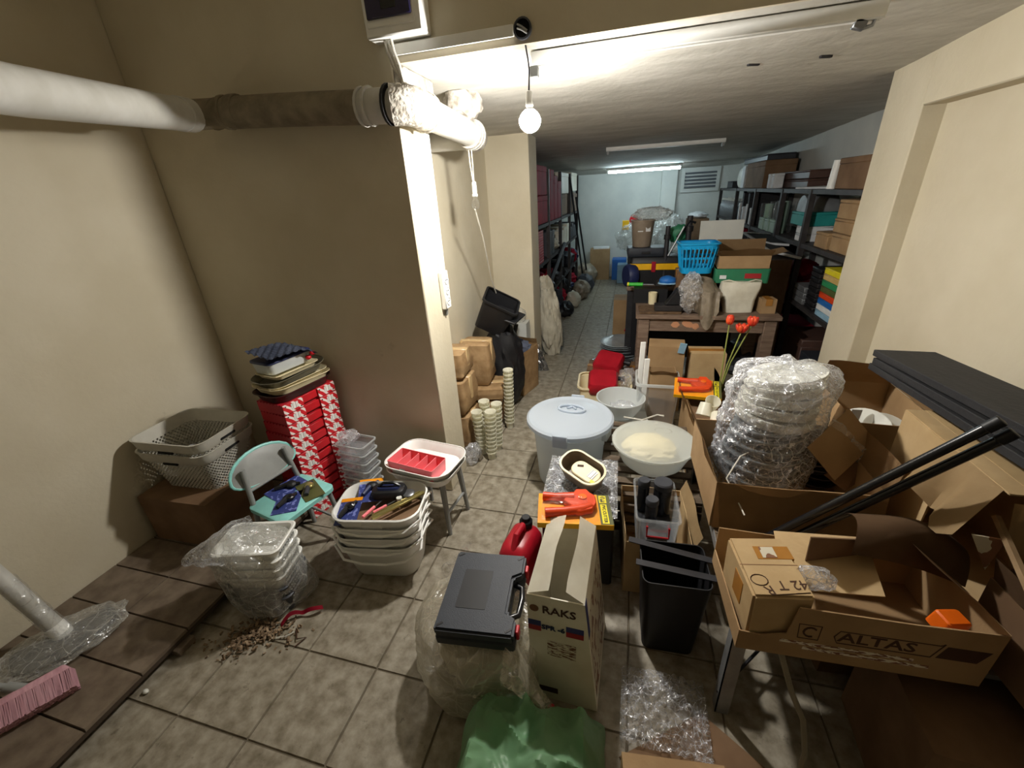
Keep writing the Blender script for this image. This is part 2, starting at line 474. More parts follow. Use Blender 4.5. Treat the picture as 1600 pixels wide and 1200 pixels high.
# ================================================================== the room
def struct(g, name, m, parent=None, label=None, **k):
    o = g.build(name, m, parent, **k)
    if not parent: tag(o, label, kind='structure')
    return o
TS = 1/3; TX0 = -5.74417/3; TY0 = 1.62116/3
floor = struct(G().box(-2.7, 1.9, -5.1, 9.7, -.1, -.006), 'floor', 'grout', label='beige ceramic tile floor with worn grout lines', smooth=False)
me_t = None
rest = G()
for i in range(-3, 12):
    for j in range(-16, 28):
        x0 = TX0+i*TS; y0 = TY0+j*TS
        if x0 < -2.6 or x0 > 1.72 or y0 < -4.9 or y0 > 9.3: continue
        seen = -2.0 < x0 < 1.0 and -.2 < y0 < 8.3
        if seen and (x0+.33*(y0-1)) > -2.6 and not (x0 < -1.2 and y0 > 2.3) and not (x0 > .5 and y0 > 2.5):
            if me_t is None:
                t = G().box(.0022, TS-.0022, .0022, TS-.0022, -.009, 0, tx=.0025, ty=.0025).build('tile', 'tile', floor, (x0, y0, 0), smooth=False)
                me_t = t.data
            else:
                t = bpy.data.objects.new('tile', me_t); COL.objects.link(t); t.parent = floor
            t.location = (x0, y0, random.uniform(-.0008, .0008)); t.rotation_euler = (random.uniform(-.002, .002), random.uniform(-.002, .002), 0)
        else:
            rest.box(x0+.003, x0+TS-.003, y0+.003, y0+TS-.003, -.009, 0, tx=.0025, ty=.0025)
o = rest.build('tile_field', 'tile', floor, smooth=False); tag(o, kind='stuff')

# raised tiled step along the left wall
st = struct(G().box(-2.57, -2.0, -1.6, 2.0, -.004, .05), 'trim_1', 'grout', label='raised step of brown tiles along the left wall', smooth=False)
mt = None
for j in range(18):
    for i in range(2):
        if mt is None:
            o = G().box(.002, .374, .002, .198, 0, .014, tx=.002, ty=.002).build('tile', 'step_tile', st, smooth=False); mt = o.data
        else:
            o = bpy.data.objects.new('tile', mt); COL.objects.link(o); o.parent = st
        o.location = (-2.566+.376*i, -1.6+.2*j, .056+random.uniform(-.0006, .0006))
G().box(-2.566, -1.818, -1.6, 2.0, .034, .056).build('edge_board', 'step_edge', st, smooth=False)
G().box(-1.98, -1.79, .72, .80, 0, .034).build('support_block', 'step_tile', st, bev=.004)

struct(G().box(-2.72, -2.57, -5.0, 2.3, 0, 3.05), 'wall_left', 'plaster', label='cream plaster wall at left', smooth=False)
struct(G().box(-2.57, -1.04, 2.0, 2.275, 0, 3.01), 'wall_front', 'plaster', label='cream plaster wall stub facing the camera behind the red boxes', bev=.006)
struct(G().box(-2.57, -1.3, 2.275, 4.0, 0, 2.6), 'wall_recess', 'plaster', label='grey plaster wall of the niche behind the wall stub', smooth=False)
struct(G().box(-2.0, -.9, 4.0, 4.32, 0, 2.6), 'wall_pillar', 'plaster', label='cream pillar before the red shelf', bev=.005)
struct(G().box(-2.0, -1.45, 4.32, 9.6, 0, 2.6), 'wall_far_left', 'plaster_far', label='pale wall behind the left shelf', smooth=False)
struct(G().box(-1.6, 1.9, 9.5, 9.7, 0, 2.6), 'wall_back', 'plaster_far', label='pale far end wall under the lit tube', smooth=False)
struct(G().box(.50, .78, 9.38, 9.5, 0, 2.6), 'trim_2', 'plaster_far', label='shallow pilaster on the far end wall', smooth=False)
struct(G().box(1.86, 2.0, 3.1, 9.6, 0, 2.6), 'wall_far_right', 'plaster_far', label='grey wall behind the right shelves', smooth=False)
# right wall: frame round a recessed panel
struct(G().box(1.43, 1.6, -5.0, 3.0, 0, 3.05), 'wall_right', 'plaster', label='cream recessed panel of the right wall', smooth=False)
struct(G().box(1.33, 1.86, 2.85, 3.225, 0, 2.6), 'trim_3', 'plaster', label='cream pillar edge at the right of the shelves', bev=.006)
struct(G().box(1.33, 1.44, -5.0, 2.852, 2.035, 3.05), 'trim_4', 'plaster', label='plaster header over the recessed right panel', bev=.006)
struct(G().box(-2.72, 1.6, -5.15, -5.0, 0, 3.05), 'wall_rear', 'plaster', label='cream wall behind the viewpoint', smooth=False)
struct(G().box(-2.72, 1.6, -5.15, 2.0, 3.0, 3.15), 'ceiling', 'plaster', label='ceiling of the front room', smooth=False)
# lower rear ceiling, its front edge is the beam
g = G()
NX, NY = 28, 46
def cz(x, y):
    return 2.29-.0347*(y-2)+.010*noise.noise(V((x*1.3, y*1.3, 3)))*min(1, (y-2)*2)+.004*noise.noise(V((x*4, y*4, 8)))*min(1, (y-2)*2)
top = []
low = [[g.v((-1.5+3.45*i/NX, 2.0+7.7*j/NY, cz(-1.5+3.45*i/NX, 2.0+7.7*j/NY))) for j in range(NY+1)] for i in range(NX+1)]
for i in range(NX):
    for j in range(NY): g.f([low[i][j], low[i+1][j], low[i+1][j+1], low[i][j+1]])
struct(g, 'ceiling', 'plaster_white', label='low white plaster ceiling of the rear room')
struct(G().box(-1.039, 1.6, 2.0, 2.06, 2.2895, 3.02), 'trim_5', 'plaster', label='plaster beam face above the wall stub', smooth=False)

# vent grille in the back wall
vw = struct(G().rings([[(.86, 9.5, 1.60), (1.54, 9.5, 1.60), (1.54, 9.5, 2.02), (.86, 9.5, 2.02)], [(.86, 9.46, 1.60), (1.54, 9.46, 1.60), (1.54, 9.46, 2.02), (.86, 9.46, 2.02)],
    [(.92, 9.46, 1.66), (1.48, 9.46, 1.66), (1.48, 9.46, 1.97), (.92, 9.46, 1.97)], [(.92, 9.49, 1.66), (1.48, 9.49, 1.66), (1.48, 9.49, 1.97), (.92, 9.49, 1.97)]], False), 'window_1', 'plaster_far', label='louvred vent high in the far wall', smooth=False)
for k in range(5):
    G().box(.92, 1.48, -.022, .022, -.003, .003).at().build('slat', 'vent', vw, (0, 9.472, 1.69+.06*k), (.7, 0, 0), smooth=False)

# ================================================================== pipes, wiring, lamps
t = thing('drain_pipe', 'grey drain pipe running along the wall and round the wall stub corner', 'pipe', (-1.0, 1.93, 2.12))
def rel(pts, o): return [tuple(V(p)-V(o)) for p in pts]
O = (-1.0, 1.93, 2.12)
G().tube(rel([(-1.45, .35, 2.06), (-1.72, 1.02, 2.10), (-2.0, 1.78, 2.165)], O), .066, 20).build('pipe_run', 'pvc', t)
G().tube(rel([(-1.985, 1.74, 2.163), (-2.015, 1.82, 2.17)], O), .07, 20).build('collar', 'pvc', t, bev=.003)
G().tube(rel([(-2.0, 1.78, 2.165), (-2.01, 1.85, 2.175), (-1.95, 1.895, 2.18), (-1.86, 1.905, 2.178)], O), .062, 20).build('elbow', 'pipe_wrap', t)
G().tube(rel([(-1.9, 1.905, 2.178), (-1.6, 1.908, 2.162), (-1.3, 1.91, 2.142), (-1.12, 1.912, 2.13)], O), .066, 20).build('pipe_run', 'pipe_wrap', t)
for k, x in enumerate((-1.93, -1.88, -1.83)):
    G().tube(rel([(x-.012, 1.905, 2.18), (x+.012+.02*(k-1), 1.905, 2.178)], O), .073-.002*k, 18).build('clamp_ring', 'pipe_wrap', t, bev=.003)
G().tube(rel([(-1.16, 1.91, 2.133), (-1.05, 1.91, 2.127), (-.985, 1.925, 2.125)], O), .067, 20).build('pipe_sleeve', 'pvc', t)
for k, x in enumerate((-1.155, -1.12)):
    G().tube(rel([(x-.006, 1.91, 2.133), (x+.006, 1.91, 2.132)], O), .076, 18).build('clamp_ring', 'pvc', t, bev=.002)
G().tube(rel([(-1.03, 1.905, 2.128), (-1.018, 1.905, 2.127)], O), .078, 20).build('rubber_seal', 'black', t)
G().tube(rel([(-1.02, 1.91, 2.127), (-.975, 1.93, 2.127), (-.955, 1.99, 2.126), (-.955, 2.12, 2.12)], O), .078, 20).build('elbow', 'pipe_plaster', t)
G().tube(rel([(-.955, 2.1, 2.12), (-.955, 2.4, 2.105), (-.955, 2.72, 2.09)], O), .068, 20).build('pipe_run', 'pvc', t)
G().tube(rel([(-.955, 2.09, 2.12), (-.955, 2.115, 2.12)], O), .083, 20).build('collar', 'pipe_plaster', t, bev=.004)
G().tube(rel([(-.955, 2.66, 2.09), (-.955, 2.74, 2.085), (-.965, 2.80, 2.083), (-1.0, 2.83, 2.08)], O), .078, 20).build('elbow', 'pipe_plaster', t)
for y in (2.69, 2.73):
    G().tube(rel([(-.955, y-.006, 2.09), (-.955, y+.006, 2.09)], O), .084, 20).build('clamp_ring', 'pvc', t, bev=.002)
G().tube(rel([(-.97, 2.83, 2.08), (-1.3, 2.84, 2.085)], O), .058, 18).build('pipe_run', 'pvc', t)
g = G().blob((-.95, 2.60, 2.225), (.10, .12, .075), .35, 3, 5, 3)
tag(g.build('mortar_lump', 'pipe_plaster'), 'rough lump of grey mortar between pipe and ceiling', 'mortar')
g = G().box(-1.045, -.985, 2.0, 2.3, 2.2, 2.285)
tag(g.build('mortar_ledge', 'pipe_plaster', bev=.012), 'short white mortar ledge above the pipe elbow', 'mortar')

t = thing('fuse_box', 'white fuse box with dark purple door high on the wall', 'fuse box', (-.965, 1.999, 2.36))
G().box(-.13, .13, -.085, 0, 0, .42, bx=.004).build('body', 'white_plastic', t, bev=.006)
G().box(-.105, .09, -.1, -.082, .055, .40).build('door', 'panel_door', t, bev=.004)
G().box(-.035, .03, -.1025, -.0995, .08, .16).build('window_pane', 'black_gloss', t, bev=.002)
G().box(-.112, .097, -.09, -.08, .03, .41).build('door_frame', 'white_plastic', t, bev=.003)
for k, (a, b_) in enumerate(((-1.03, -.985), (-1.015, -.985), (-1.0, -.975))):
    pts = [(a, 1.95, 2.365), (a+.005, 1.95, 2.32), (a+.02, 1.955, 2.27), (b_, 1.97, 2.225-.012*k), (b_+.01, 1.985, 2.21-.012*k)]
    tag(G().tube(pts, .0055, 6).build('power_cable', 'cord_white'), ('leftmost', 'middle', 'rightmost')[k]+' of three white cables drooping from the fuse box', 'cable', 'cables under the fuse box')
t = thing('cable_duct', 'white cable duct on the beam from fuse box to round hole', 'cable duct', (-.74, 1.998, 2.335))
G().box(-.285, .25, -.02, 0, -.02, .016).build('base', 'white_plastic', t, bev=.002)
G().box(-.285, .25, -.024, -.019, -.0235, -.0165).build('cover_edge', 'white_plastic', t)
t = thing('junction_box', 'round dark open junction hole with wires at the end of the cable duct', 'junction box', (-.455, 1.998, 2.335))
G().at((0, 0, 0), (PI/2, 0, 0)).lathe([(.036, 0), (.036, .014), (.030, .016), (.030, .004)], 20).build('ring', 'dark_grey', t)
G().at((0, -.005, 0), (PI/2, 0, 0)).lathe([(.031, 0), (.031, .002)], 20).build('hole', 'hole_dark', t)
for k in (0, 1):
    G().tube([(-.018, -.02, .012-.012*k), (0, -.026, .002-.01*k), (.02, -.02, -.012-.008*k)], .004, 6).build('wire', 'grey_plastic', t)

# unlit batten with the bare bulb hanging at its left end
t = thing('lamp_batten', 'long unlit white lamp batten on the ceiling edge beside the bulb', 'lamp', (.175, 2.11, 2.283))
G().box(-.62, .62, -.03, .03, -.045, 0, bx=0, by=.008).build('housing', 'white_plastic', t, bev=.003)
G().box(-.62, .62, -.012, .012, -.05, -.044).build('ridge', 'white_plastic', t)
G().box(-.01, .025, -.015, .015, -.085, -.045).at().build('tube_holder', 'grey_plastic', t, (-.62, 0, 0), bev=.003)
G().box(-.02, .02, -.012, .012, -.075, -.045).build('tube_holder', 'steel', t, (.57, 0, 0), (0, .3, 0), bev=.003)
G().tube([(.56, 0, -.07), (.59, -.005, -.065), (.6, -.005, -.03)], .007, 6).build('clip', 'steel', t)
t = thing('bare_bulb', 'lit bare bulb hanging on a wire from the batten', 'light bulb', (-.452, 2.055, 2.245))
G().tube([(-.005, -.045, .088), (.0, -.04, .05), (.004, -.015, .0), (.004, 0, -.03), (0, 0, -.105)], .0035, 6).build('wire', 'dark_grey', t)
G().lathe([(.006, -.1), (.012, -.104), (.0145, -.115), (.0145, -.14), (.017, -.143), (.017, -.155), (.015, -.157)], 20).build('socket', 'white_plastic', t)
G().lathe([(.0135, -.157), (.016, -.166), (.020, -.168)], 24, True, False).build('neck', 'white_plastic', t)
G().lathe([(.020, -.168), (.028, -.174), (.037, -.183), (.0425, -.192), (.0445, -.1975)], 24, False, False).build('upper_globe', 'bulb_glow_dim', t)
G().lathe([(.0445, -.1975)]+[(.046*math.cos(a), -.2085-.046*math.sin(a)) for a in [-.2+.177*k for k in range(10)]]+[(.005, -.2545)], 24, False, True).build('glass_bulb', 'bulb_glow', t)

# second, unlit pendant in the niche
t = thing('pendant_bulb', 'small unlit clear bulb on white flex before the niche', 'light bulb', (-.96, 2.7, 2.03))
G().tube([(.004, -.01, .03), (.002, 0, -.1), (0, 0, -.2)], .004, 6).build('flex', 'cord_white', t)
G().tube([(-.018, .0, .03), (-.014, 0, -.1), (-.004, 0, -.2)], .004, 6).build('flex', 'cord_white', t)
G().lathe([(.006, -.19), (.014, -.197), (.015, -.25), (.013, -.26), (.018, -.262), (.018, -.275), (.013, -.277)], 16).build('socket', 'white_plastic', t)
G().lathe([(.0125, -.277), (.013, -.29), (.022, -.305), (.026, -.325), (.021, -.343), (.01, -.35)], 16).build('glass_bulb', 'glass', t)
tag(G().tube([(-.975, 2.72, 1.68), (-1.0, 2.9, 1.5), (-1.06, 3.2, 1.15), (-1.09, 3.5, .85), (-1.12, 3.7, .66)], .005, 6).build('flex_cord', 'cord_white'), 'thin white cord hanging from the pendant bulb to the niche floor', 'cord')

# trunking and power strip on the stub wall
t = thing('wall_trunking', 'white vertical cable trunking on the side of the wall stub', 'trunking', (-1.04, 2.235, 1.38))
G().box(0, .018, -.026, .026, 0, .72).build('base', 'white_plastic', t, bev=.002)
G().box(.016, .021, -.009, .009, 0, .72).build('cover', 'white_plastic', t, bev=.002)
t = thing('power_strip', 'white three-socket power strip fixed upright under the trunking', 'power strip', (-1.04, 2.225, 1.165))
G().box(0, .032, -.035, .035, 0, .215).build('body', 'white_plastic', t, bev=.006)
for k in range(3):
    s = G().at((.033, 0, .045+.06*k), (0, PI/2, 0)).lathe([(.024, 0), (.024, .003), (.019, .003), (.018, -.001)], 18).build('socket', 'white_plastic', t)
    for q in (-1, 1):
        G().at((.033, q*.008, .045+.06*k), (0, PI/2, 0)).lathe([(.0035, 0), (.0035, .0025)], 8).build('pin_hole', 'hole_dark', s)
G().tube([(.015, 0, 0), (.012, 0, -.03), (.004, .002, -.04)], .008, 8).build('plug_cord', 'grey_plastic', t)

for k, (x, y) in enumerate(((.83, 2.72), (.52, 2.70))):
    tag(G().at((0, 0, 0), (0, 0, .4)).box(-.03, .03, -.008, .008, -.012, .006).build('ceiling_bracket', 'dark_steel', None, (x, y, 2.29-.0347*(y-2)), bev=.002), ('right', 'left')[k]+' small dark bracket stuck to the low ceiling', 'bracket')
# far ceiling: unlit batten and lit tube
t = thing('lamp_batten', 'short unlit lamp batten on the ceiling before the lit tube', 'lamp', (.28, 5.4, 2.165), rz=.06)
G().box(-.61, .61, -.035, .035, -.04, 0, bx=0, by=.008).build('housing', 'white_plastic', t, bev=.003)
for q in (-1, 1): G().box(-.012, .012, -.02, .02, -.075, -.04).build('tube_holder', 'grey_plastic', t, (q*.59, 0, 0), bev=.003)
t = thing('tube_lamp', 'lit fluorescent tube at the far end of the ceiling', 'lamp', (.13, 8.3, 2.065), rz=.02)
G().box(-.62, .62, -.04, .04, -.035, 0).build('housing', 'white_plastic', t, bev=.003)
for q in (-1, 1): G().box(-.012, .012, -.018, .018, -.075, -.035).build('tube_holder', 'white_plastic', t, (q*.6, 0, 0), bev=.003)
G().tube([(-.585, 0, -.058), (.585, 0, -.058)], .018, 12).build('tube', 'tube_glow', t)
# ================================================================== left group, by the wall stub
# mop in plastic film, pink broom
t = thing('floor_mop', 'mop with white film-wrapped pole and grey head in plastic on the step', 'mop', (-2.31, .635, .072), -.55)
G().tube([(0, 0, .05), (-.093, -.067, .33), (-.20, -.145, .62)], .032, 14).build('pole', 'pvc', t)
g = G().sheet(14, 26, lambda u, v_: ((.0-.10*v_)+(.038+.004*noise.noise(V((u*6, v_*9, 1))))*math.cos(u*2*PI), -.07*v_+(.038+.004*noise.noise(V((u*6, v_*9, 5))))*math.sin(u*2*PI), .06+.28*v_))
g.build('pole_film', 'film_clear', t)
g = G().tube([(.01, .005, .03), (-.012, -.01, .09)], .036, 14); g.build('pole_socket', 'white_plastic', t, bev=.003)
pts = []
for k in range(15):
    a = PI*k/14
    pts.append((.02+.11*math.sin(a), -.17*math.cos(a)))
pts = [(-.03, .17), ]+pts[::-1]+[(-.03, -.17)]
g = G(); g.rings([[(x*.9+.0, y, .004) for x, y in pts], [(x, y, .022) for x, y in pts], [(x*.7, y*.92, .045) for x, y in pts]])
g.build('mop_head', 'dark_grey', t, bev=.004)
g = G().blob((.035, 0, .028), (.135, .205, .034), .3, 3, 4, 4, flat=.002)
g.build('head_film', 'film_hazy', t)
t = thing('broom', 'pink bristle broom on its side at the bottom left', 'broom', (-2.05, .385, .095), .95, rot=(-1.05, 0, 1.05))
G().box(-.13, .13, -.025, .025, .075, .11, tx=.02, ty=.008).build('head', 'pink_bristle', t, bev=.005)
g = G()
for k in range(48):
    for q in range(5):
        x = -.125+.25*k/47+random.uniform(-.002, .002); y = -.022+.011*q; s_ = random.uniform(-.006, .006)
        g.box(x-.0026, x+.0026, y-.005, y+.005, -.002+random.uniform(0, .006), .08, bx=-.001)
tag(g.build('bristles', 'pink_bristle', t, smooth=False), kind='stuff')
G().tube([(0, 0, .10), (-.06, .0, .16), (-.30, -.06, .40)], .012, 10).build('handle', 'grey_plastic', t)
G().tube([(.0, 0, .10), (-.045, 0, .145)], .018, 10).build('handle_socket', 'grey_plastic', t)

carton('brown carton on the step under the grey laundry baskets', (-2.30, 1.42, .072), .03, .46, .42, .295, 'card_dark')
def laundry_basket(label, loc, rz):
    t = thing('laundry_basket', label, 'basket', loc, rz, 'grey laundry baskets')
    lv = [(.36, .27, .05, 0), (.37, .28, .05, .012)]
    G().tub([(.355, .265, .05, 0), (.36, .27, .05, .02), (.425, .335, .055, .185)], .004, 5).build('woven_side', 'basket_holes', t)
    G().rings([rr(.425, .335, .055, .183, 5), rr(.45, .36, .06, .20, 5), rr(.46, .37, .06, .235, 5), rr(.47, .38, .06, .25, 5), rr(.455, .365, .06, .25, 5), rr(.445, .355, .055, .232, 5), rr(.415, .325, .05, .186, 5)], False, False).build('rim', 'grey_basket', t)
    for x in (-1, 1):
        G().box(-.008, .008, -.05, .05, -.008, .008).build('handle_slot', 'hole_dark', t, (x*.224, 0, .208), (0, x*.25, 0), bev=.006)
    for y in (-1, 1):
        G().box(-.05, .05, -.006, .006, -.008, .008).build('handle_slot', 'hole_dark', t, (0, y*.177, .19), (y*.25, 0, 0), bev=.005)
    return t
b0 = laundry_basket('lower grey woven laundry basket of the nested pair', (-2.29, 1.46, .368), .05)
dup(b0, (-2.29, 1.46, .4378), .05, 'upper grey woven laundry basket nested in the other, papers inside')
for k, (x, y, r_) in enumerate(((-2.31, 1.50, .5), (-2.24, 1.44, 1.1))):
    g = G().rings([rr(.14, .2, .02, 0), rr(.145, .205, .02, .012)])
    tag(g.build('plastic_sheet', 'grey_plastic', None, (x, y, .47+.03*k), (.5, .3*k, r_), bev=.002), ('grey plastic sheet lying inside the upper laundry basket', 'second grey plastic sheet leaning inside the upper laundry basket')[k], 'sheet')

# stack of red boxes
def red_box(i):
    t = thing('red_box', 'red box with white labels, %s of the stack by the wall stub' % ordw[i], 'box', (0, 0, 0), 0, 'stacked red boxes')
    L, W, Hh = .36, .21, .062
    g = G(); g.rings([[(-L/2, -W/2, 0), (-.05, -W/2, 0), (-.05, -W/2+.022, 0), (.056, -W/2+.022, 0), (.056, -W/2, 0), (L/2, -W/2, 0), (L/2, W/2, 0), (-L/2, W/2, 0)],
                       [(-L/2, -W/2, Hh), (-.05, -W/2, Hh), (-.05, -W/2+.022, Hh), (.056, -W/2+.022, Hh), (.056, -W/2, Hh), (L/2, -W/2, Hh), (L/2, W/2, Hh), (-L/2, W/2, Hh)]])
    g.build('body', 'red_box', t, bev=.0025)
    for x in (-.115, .118):
        p = plate('end_label', 'label_red', t, .128 if x < 0 else .122, .058, (x, -W/2-.0002, Hh/2))
        plate('barcode_label', 'barcode', p, .046, .034, (.008, .002, .0008), (0, 0, 0))
        for q in ((-.048, .016), (.046, -.02)):
            plate('black_dot', 'black', p, .007, .007, (q[0], q[1], .0008), (0, 0, .7))
    G().box(-.055, .055, -W/2+.008, -W/2+.018, .012, .058).build('front_flap', 'red', t, bev=.002)
    g = G()
    for k in range(8): g.box(-L/2-.001, -L/2+.004, -W/2+.012+.026*k, -W/2+.022+.026*k, Hh-.006, Hh+.001)
    g.build('side_tabs', 'red_dark', t)
    return t
ordw = ['bottom', 'second from the bottom', 'third from the bottom', 'fourth from the bottom', 'fifth from the bottom', 'sixth from the bottom', 'sixth from the top', 'fifth from the top', 'fourth from the top', 'third from the top', 'second from the top', 'topmost']
rb = red_box(0); RA = D(79)
random.seed(3)
for i in range(12):
    lo = (-1.845+random.uniform(-.006, .006), 1.79+random.uniform(-.006, .002), .0005+.0655*i)
    rz = RA+random.uniform(-.02, .025)
    if i == 0: rb.location = lo; rb.rotation_euler = (0, 0, rz)
    else: dup(rb, lo, rz, 'red box with white labels, %s of the stack by the wall stub' % ordw[i])
ZT = .786
def tray(name, label, w_, d, r_, h, m, loc, rz, rot=None, cat='tray', t=.003):
    g = G().tub([(w_*.86, d*.84, r_*.9, 0), (w_*.93, d*.92, r_, h*.7), (w_, d, r_, h*.93), (w_, d, r_, h)], t, 6)
    return tag(g.build(name, m, None, loc, rot or (0, 0, rz)), label, cat)
tray('serving_tray', 'dark brown tray directly on the red boxes', .40, .25, .07, .05, 'brown_tray', (-1.85, 1.79, ZT), RA)
tray('serving_tray', 'cream tray above the dark brown tray', .385, .245, .06, .04, 'cream_plastic', (-1.845, 1.79, ZT+.040), RA, (.0, .04, RA))
tray('serving_tray', 'second cream tray, just under the olive tray', .375, .235, .06, .028, 'cream_plastic', (-1.85, 1.79, ZT+.066), RA)
tray('serving_tray', 'olive grey oval tray between the cream trays', .40, .24, .1, .04, 'olive_tray', (-1.85, 1.79, ZT+.094), RA, (.02, -.05, RA))
tray('butter_dish', 'narrow cream dish on the olive tray', .29, .19, .03, .026, 'cream_plastic', (-1.84, 1.775, ZT+.126), RA+.02)
t = thing('food_box', 'hazy white food box with blue lid on the tray pile', 'box', (-1.87, 1.78, ZT+.150), RA)
G().tub([(.25, .15, .03, 0), (.27, .165, .03, .06)], .003, 5).build('body', 'frost', t)
G().rings([rr(.28, .175, .03, .06), rr(.28, .175, .03, .072), rr(.25, .15, .03, .076)]).build('lid', 'navy', t, bev=.002)
def dim(u, v_):
    x = -.15+.3*u; y = -.10+.2*v_
    return (x, y, .012+.010*math.sin(x*130)*math.sin(y*130)-.22*max(0, u-.55)**2*1.2+.02*v_)
g = G().sheet(44, 30, dim); bmesh.ops.solidify(g.bm, geom=g.bm.faces[:], thickness=.014)
tag(g.build('bubble_mat', 'navy_cloth', None, (-1.84, 1.77, ZT+.24), (0, .06, RA)), 'dark blue grey knobbly mat on top of the tray pile', 'mat')
for k, (x, y) in enumerate(((-1.76, 1.86), (-1.79, 1.93))):
    g = G().blob((0, 0, 0), (.016, .016, .013), .2, 3, k, 2)
    tag(g.build('red_bead', 'red', None, (x, y, ZT+.178)), ('small red bead at the near edge of the tray pile', 'small red bead at the far edge of the tray pile')[k], 'bead')

# mint child's chair with packages on the seat
t = thing('childs_chair', "mint child's chair with grey legs and tool packs on its seat", 'chair', (-1.66, 1.385, 0), -.22)
G().rings([rr(.27, .30, .03, .33), rr(.29, .32, .035, .338), rr(.29, .32, .035, .36), rr(.275, .305, .03, .366)]).build('seat', 'mint', t)
for x in (-1, 1):
    for y in (-1, 1):
        if x < 0:
            G().tube([(-.15, y*.155, 0), (-.125, y*.135, .34), (-.15, y*.115, .56)], .013, 10).build('leg', 'grey_plastic', t)
        else:
            G().tube([(.145, y*.155, 0), (.115, y*.13, .335)], .013, 10).build('leg', 'grey_plastic', t)
for y in (-1, 1): G().tube([(-.135, y*.147, .13), (.135, y*.147, .13)], .008, 8).build('stretcher', 'grey_plastic', t)
G().tube([(-.135, -.125, .44), (-.135, .125, .44)], .009, 8).build('back_rail', 'grey_plastic', t)
pts = [(-.165, .175*math.cos(a), .50+(.105 if math.sin(a) > 0 else .06)*math.sin(a)) for a in [2*PI*k/24 for k in range(24)]]
br = G().rings([[(x-.01-.35*(z-.5), y, z) for x, y, z in pts], [(x+.006-.35*(z-.5), y, z) for x, y, z in pts]]).build('backrest', 'grey_plastic', t, bev=.003)
G().tube([(x-.002-.35*(z-.5), y*1.02, .5+(z-.5)*1.02) for x, y, z in pts], .0085, 8, closed=True).build('rim', 'mint', br)
def pack(label, loc, rot, w_, h, card, tool, body=None, group=None):
    """tool on a printed card"""
    t = thing('tool_pack', label, 'package', loc, 0, group, rot)
    G().box(-w_/2, w_/2, -h/2, h/2, 0, .003).build('card', card, t)
    G().tube([(-w_*.3, -h*.25, .014), (-w_*.05, h*.05, .016), (w_*.3, h*.3, .013)], .012, 8, rad=[.011, .014, .008]).build('tool', tool, t)
    if body: G().blob((w_*.05, h*.12, .016), (w_*.24, h*.14, .014), .25, 2, w_, 3).build('tool_head', body, t)
    return t
pack('blue carded tool at the near side of the mint seat', (-1.64, 1.33, .367), (0, 0, .5), .12, .17, 'blister_blue', 'black', 'black_gloss')
pack('black carded tool at the back of the mint seat', (-1.73, 1.43, .367), (0, .05, -.3), .12, .19, 'blister_blue', 'black_gloss', 'black')
pack('olive carded tool at the front of the mint seat', (-1.59, 1.44, .367), (0, 0, 1.0), .10, .18, 'olive', 'dark_grey', 'brass')

# plastic bag of small baskets
def small_basket(label, m1):
    t = thing('small_basket', label, 'basket', (0, 0, 0), 0, 'baskets in the plastic bag')
    G().tub([(.25, .155, .025, 0), (.255, .16, .025, .015), (.285, .185, .03, .095)], .003, 4).build('side', m1, t)
    G().rings([rr(.285, .185, .03, .093), rr(.305, .205, .035, .097), rr(.31, .21, .035, .108), rr(.30, .20, .035, .112), rr(.28, .18, .03, .108), rr(.275, .178, .03, .093)], False, False).build('rim', 'white_plastic' if m1 != 'dark_grey' else 'dark_grey', t)
    sl = 'hole_dark'
    g = G()
    for k in range(9):
        for q in range(2):
            g.at((.1325+.009*q, -.06+.015*k, .04+.03*q), (0, .32, .25)).box(-.002, .002, -.004, .004, -.01, .01)
    g.build('slots', 'grey_plastic', t)
    return t
bk = small_basket('lowest dark basket inside the plastic bag', 'dark_grey')
bk.location = (-1.60, 1.07, .003); bk.rotation_euler = (0, 0, .22)
dk = dup(bk, (-1.60, 1.07, .062), .20, 'second dark basket inside the plastic bag')
bw = small_basket('white slotted basket lowest of four in the plastic bag', 'white_plastic')
for i, nm in enumerate(('lowest', 'second lowest', 'second highest', 'topmost')):
    lo = (-1.60+.004*i, 1.07, .125+.052*i)
    if i == 0: bw.location = lo; bw.rotation_euler = (0, 0, .21)
    else: dup(bw, lo, .21+.02*i, 'white slotted basket %s of four in the plastic bag' % nm)
def bag(u, v_):
    a = u*2*PI; z = .004+.44*v_
    rx = .18+.015*math.sin(3*a+v_*5); ry = .14+.012*math.sin(4*a)
    k = 1+.12*noise.noise(V((math.cos(a)*2.2, math.sin(a)*2.2, v_*3)))+.06*abs(noise.noise(V((math.cos(a)*6, math.sin(a)*6, v_*4))))
    if v_ > .78: k *= 1-.85*((v_-.78)/.22)**1.6
    if v_ < .06: k *= .9
    c, s_ = math.cos(.21), math.sin(.21)
    x = rx*k*math.cos(a); y = ry*k*math.sin(a)
    sh = max(0, v_-.72)
    return (-1.60+c*x-s_*y-.2*sh, 1.07+s_*x+c*y-.12*sh, z)
g = G().sheet(56, 40, bag)
t = thing('plastic_bag', 'clear plastic bag over a stack of white and dark baskets', 'bag', (-1.6, 1.07, 0))
o = g.build('bag_skin', 'film_hazy', t); o.location = (1.6, -1.07, 0)
def twist(u, v_):
    a = u*2*PI; r_ = (.085*(1-v_)**.7+.012+.04*max(0, v_-.7))*(1+.5*abs(noise.noise(V((math.cos(a)*3, math.sin(a)*3, v_*4)))))
    return (-.02-.26*v_+.05*r_, -.06-.06*v_+r_*math.cos(a), .43-.11*v_+r_*math.sin(a)*.8)
G().sheet(30, 24, twist).build('twisted_neck', 'film_crinkle', t)

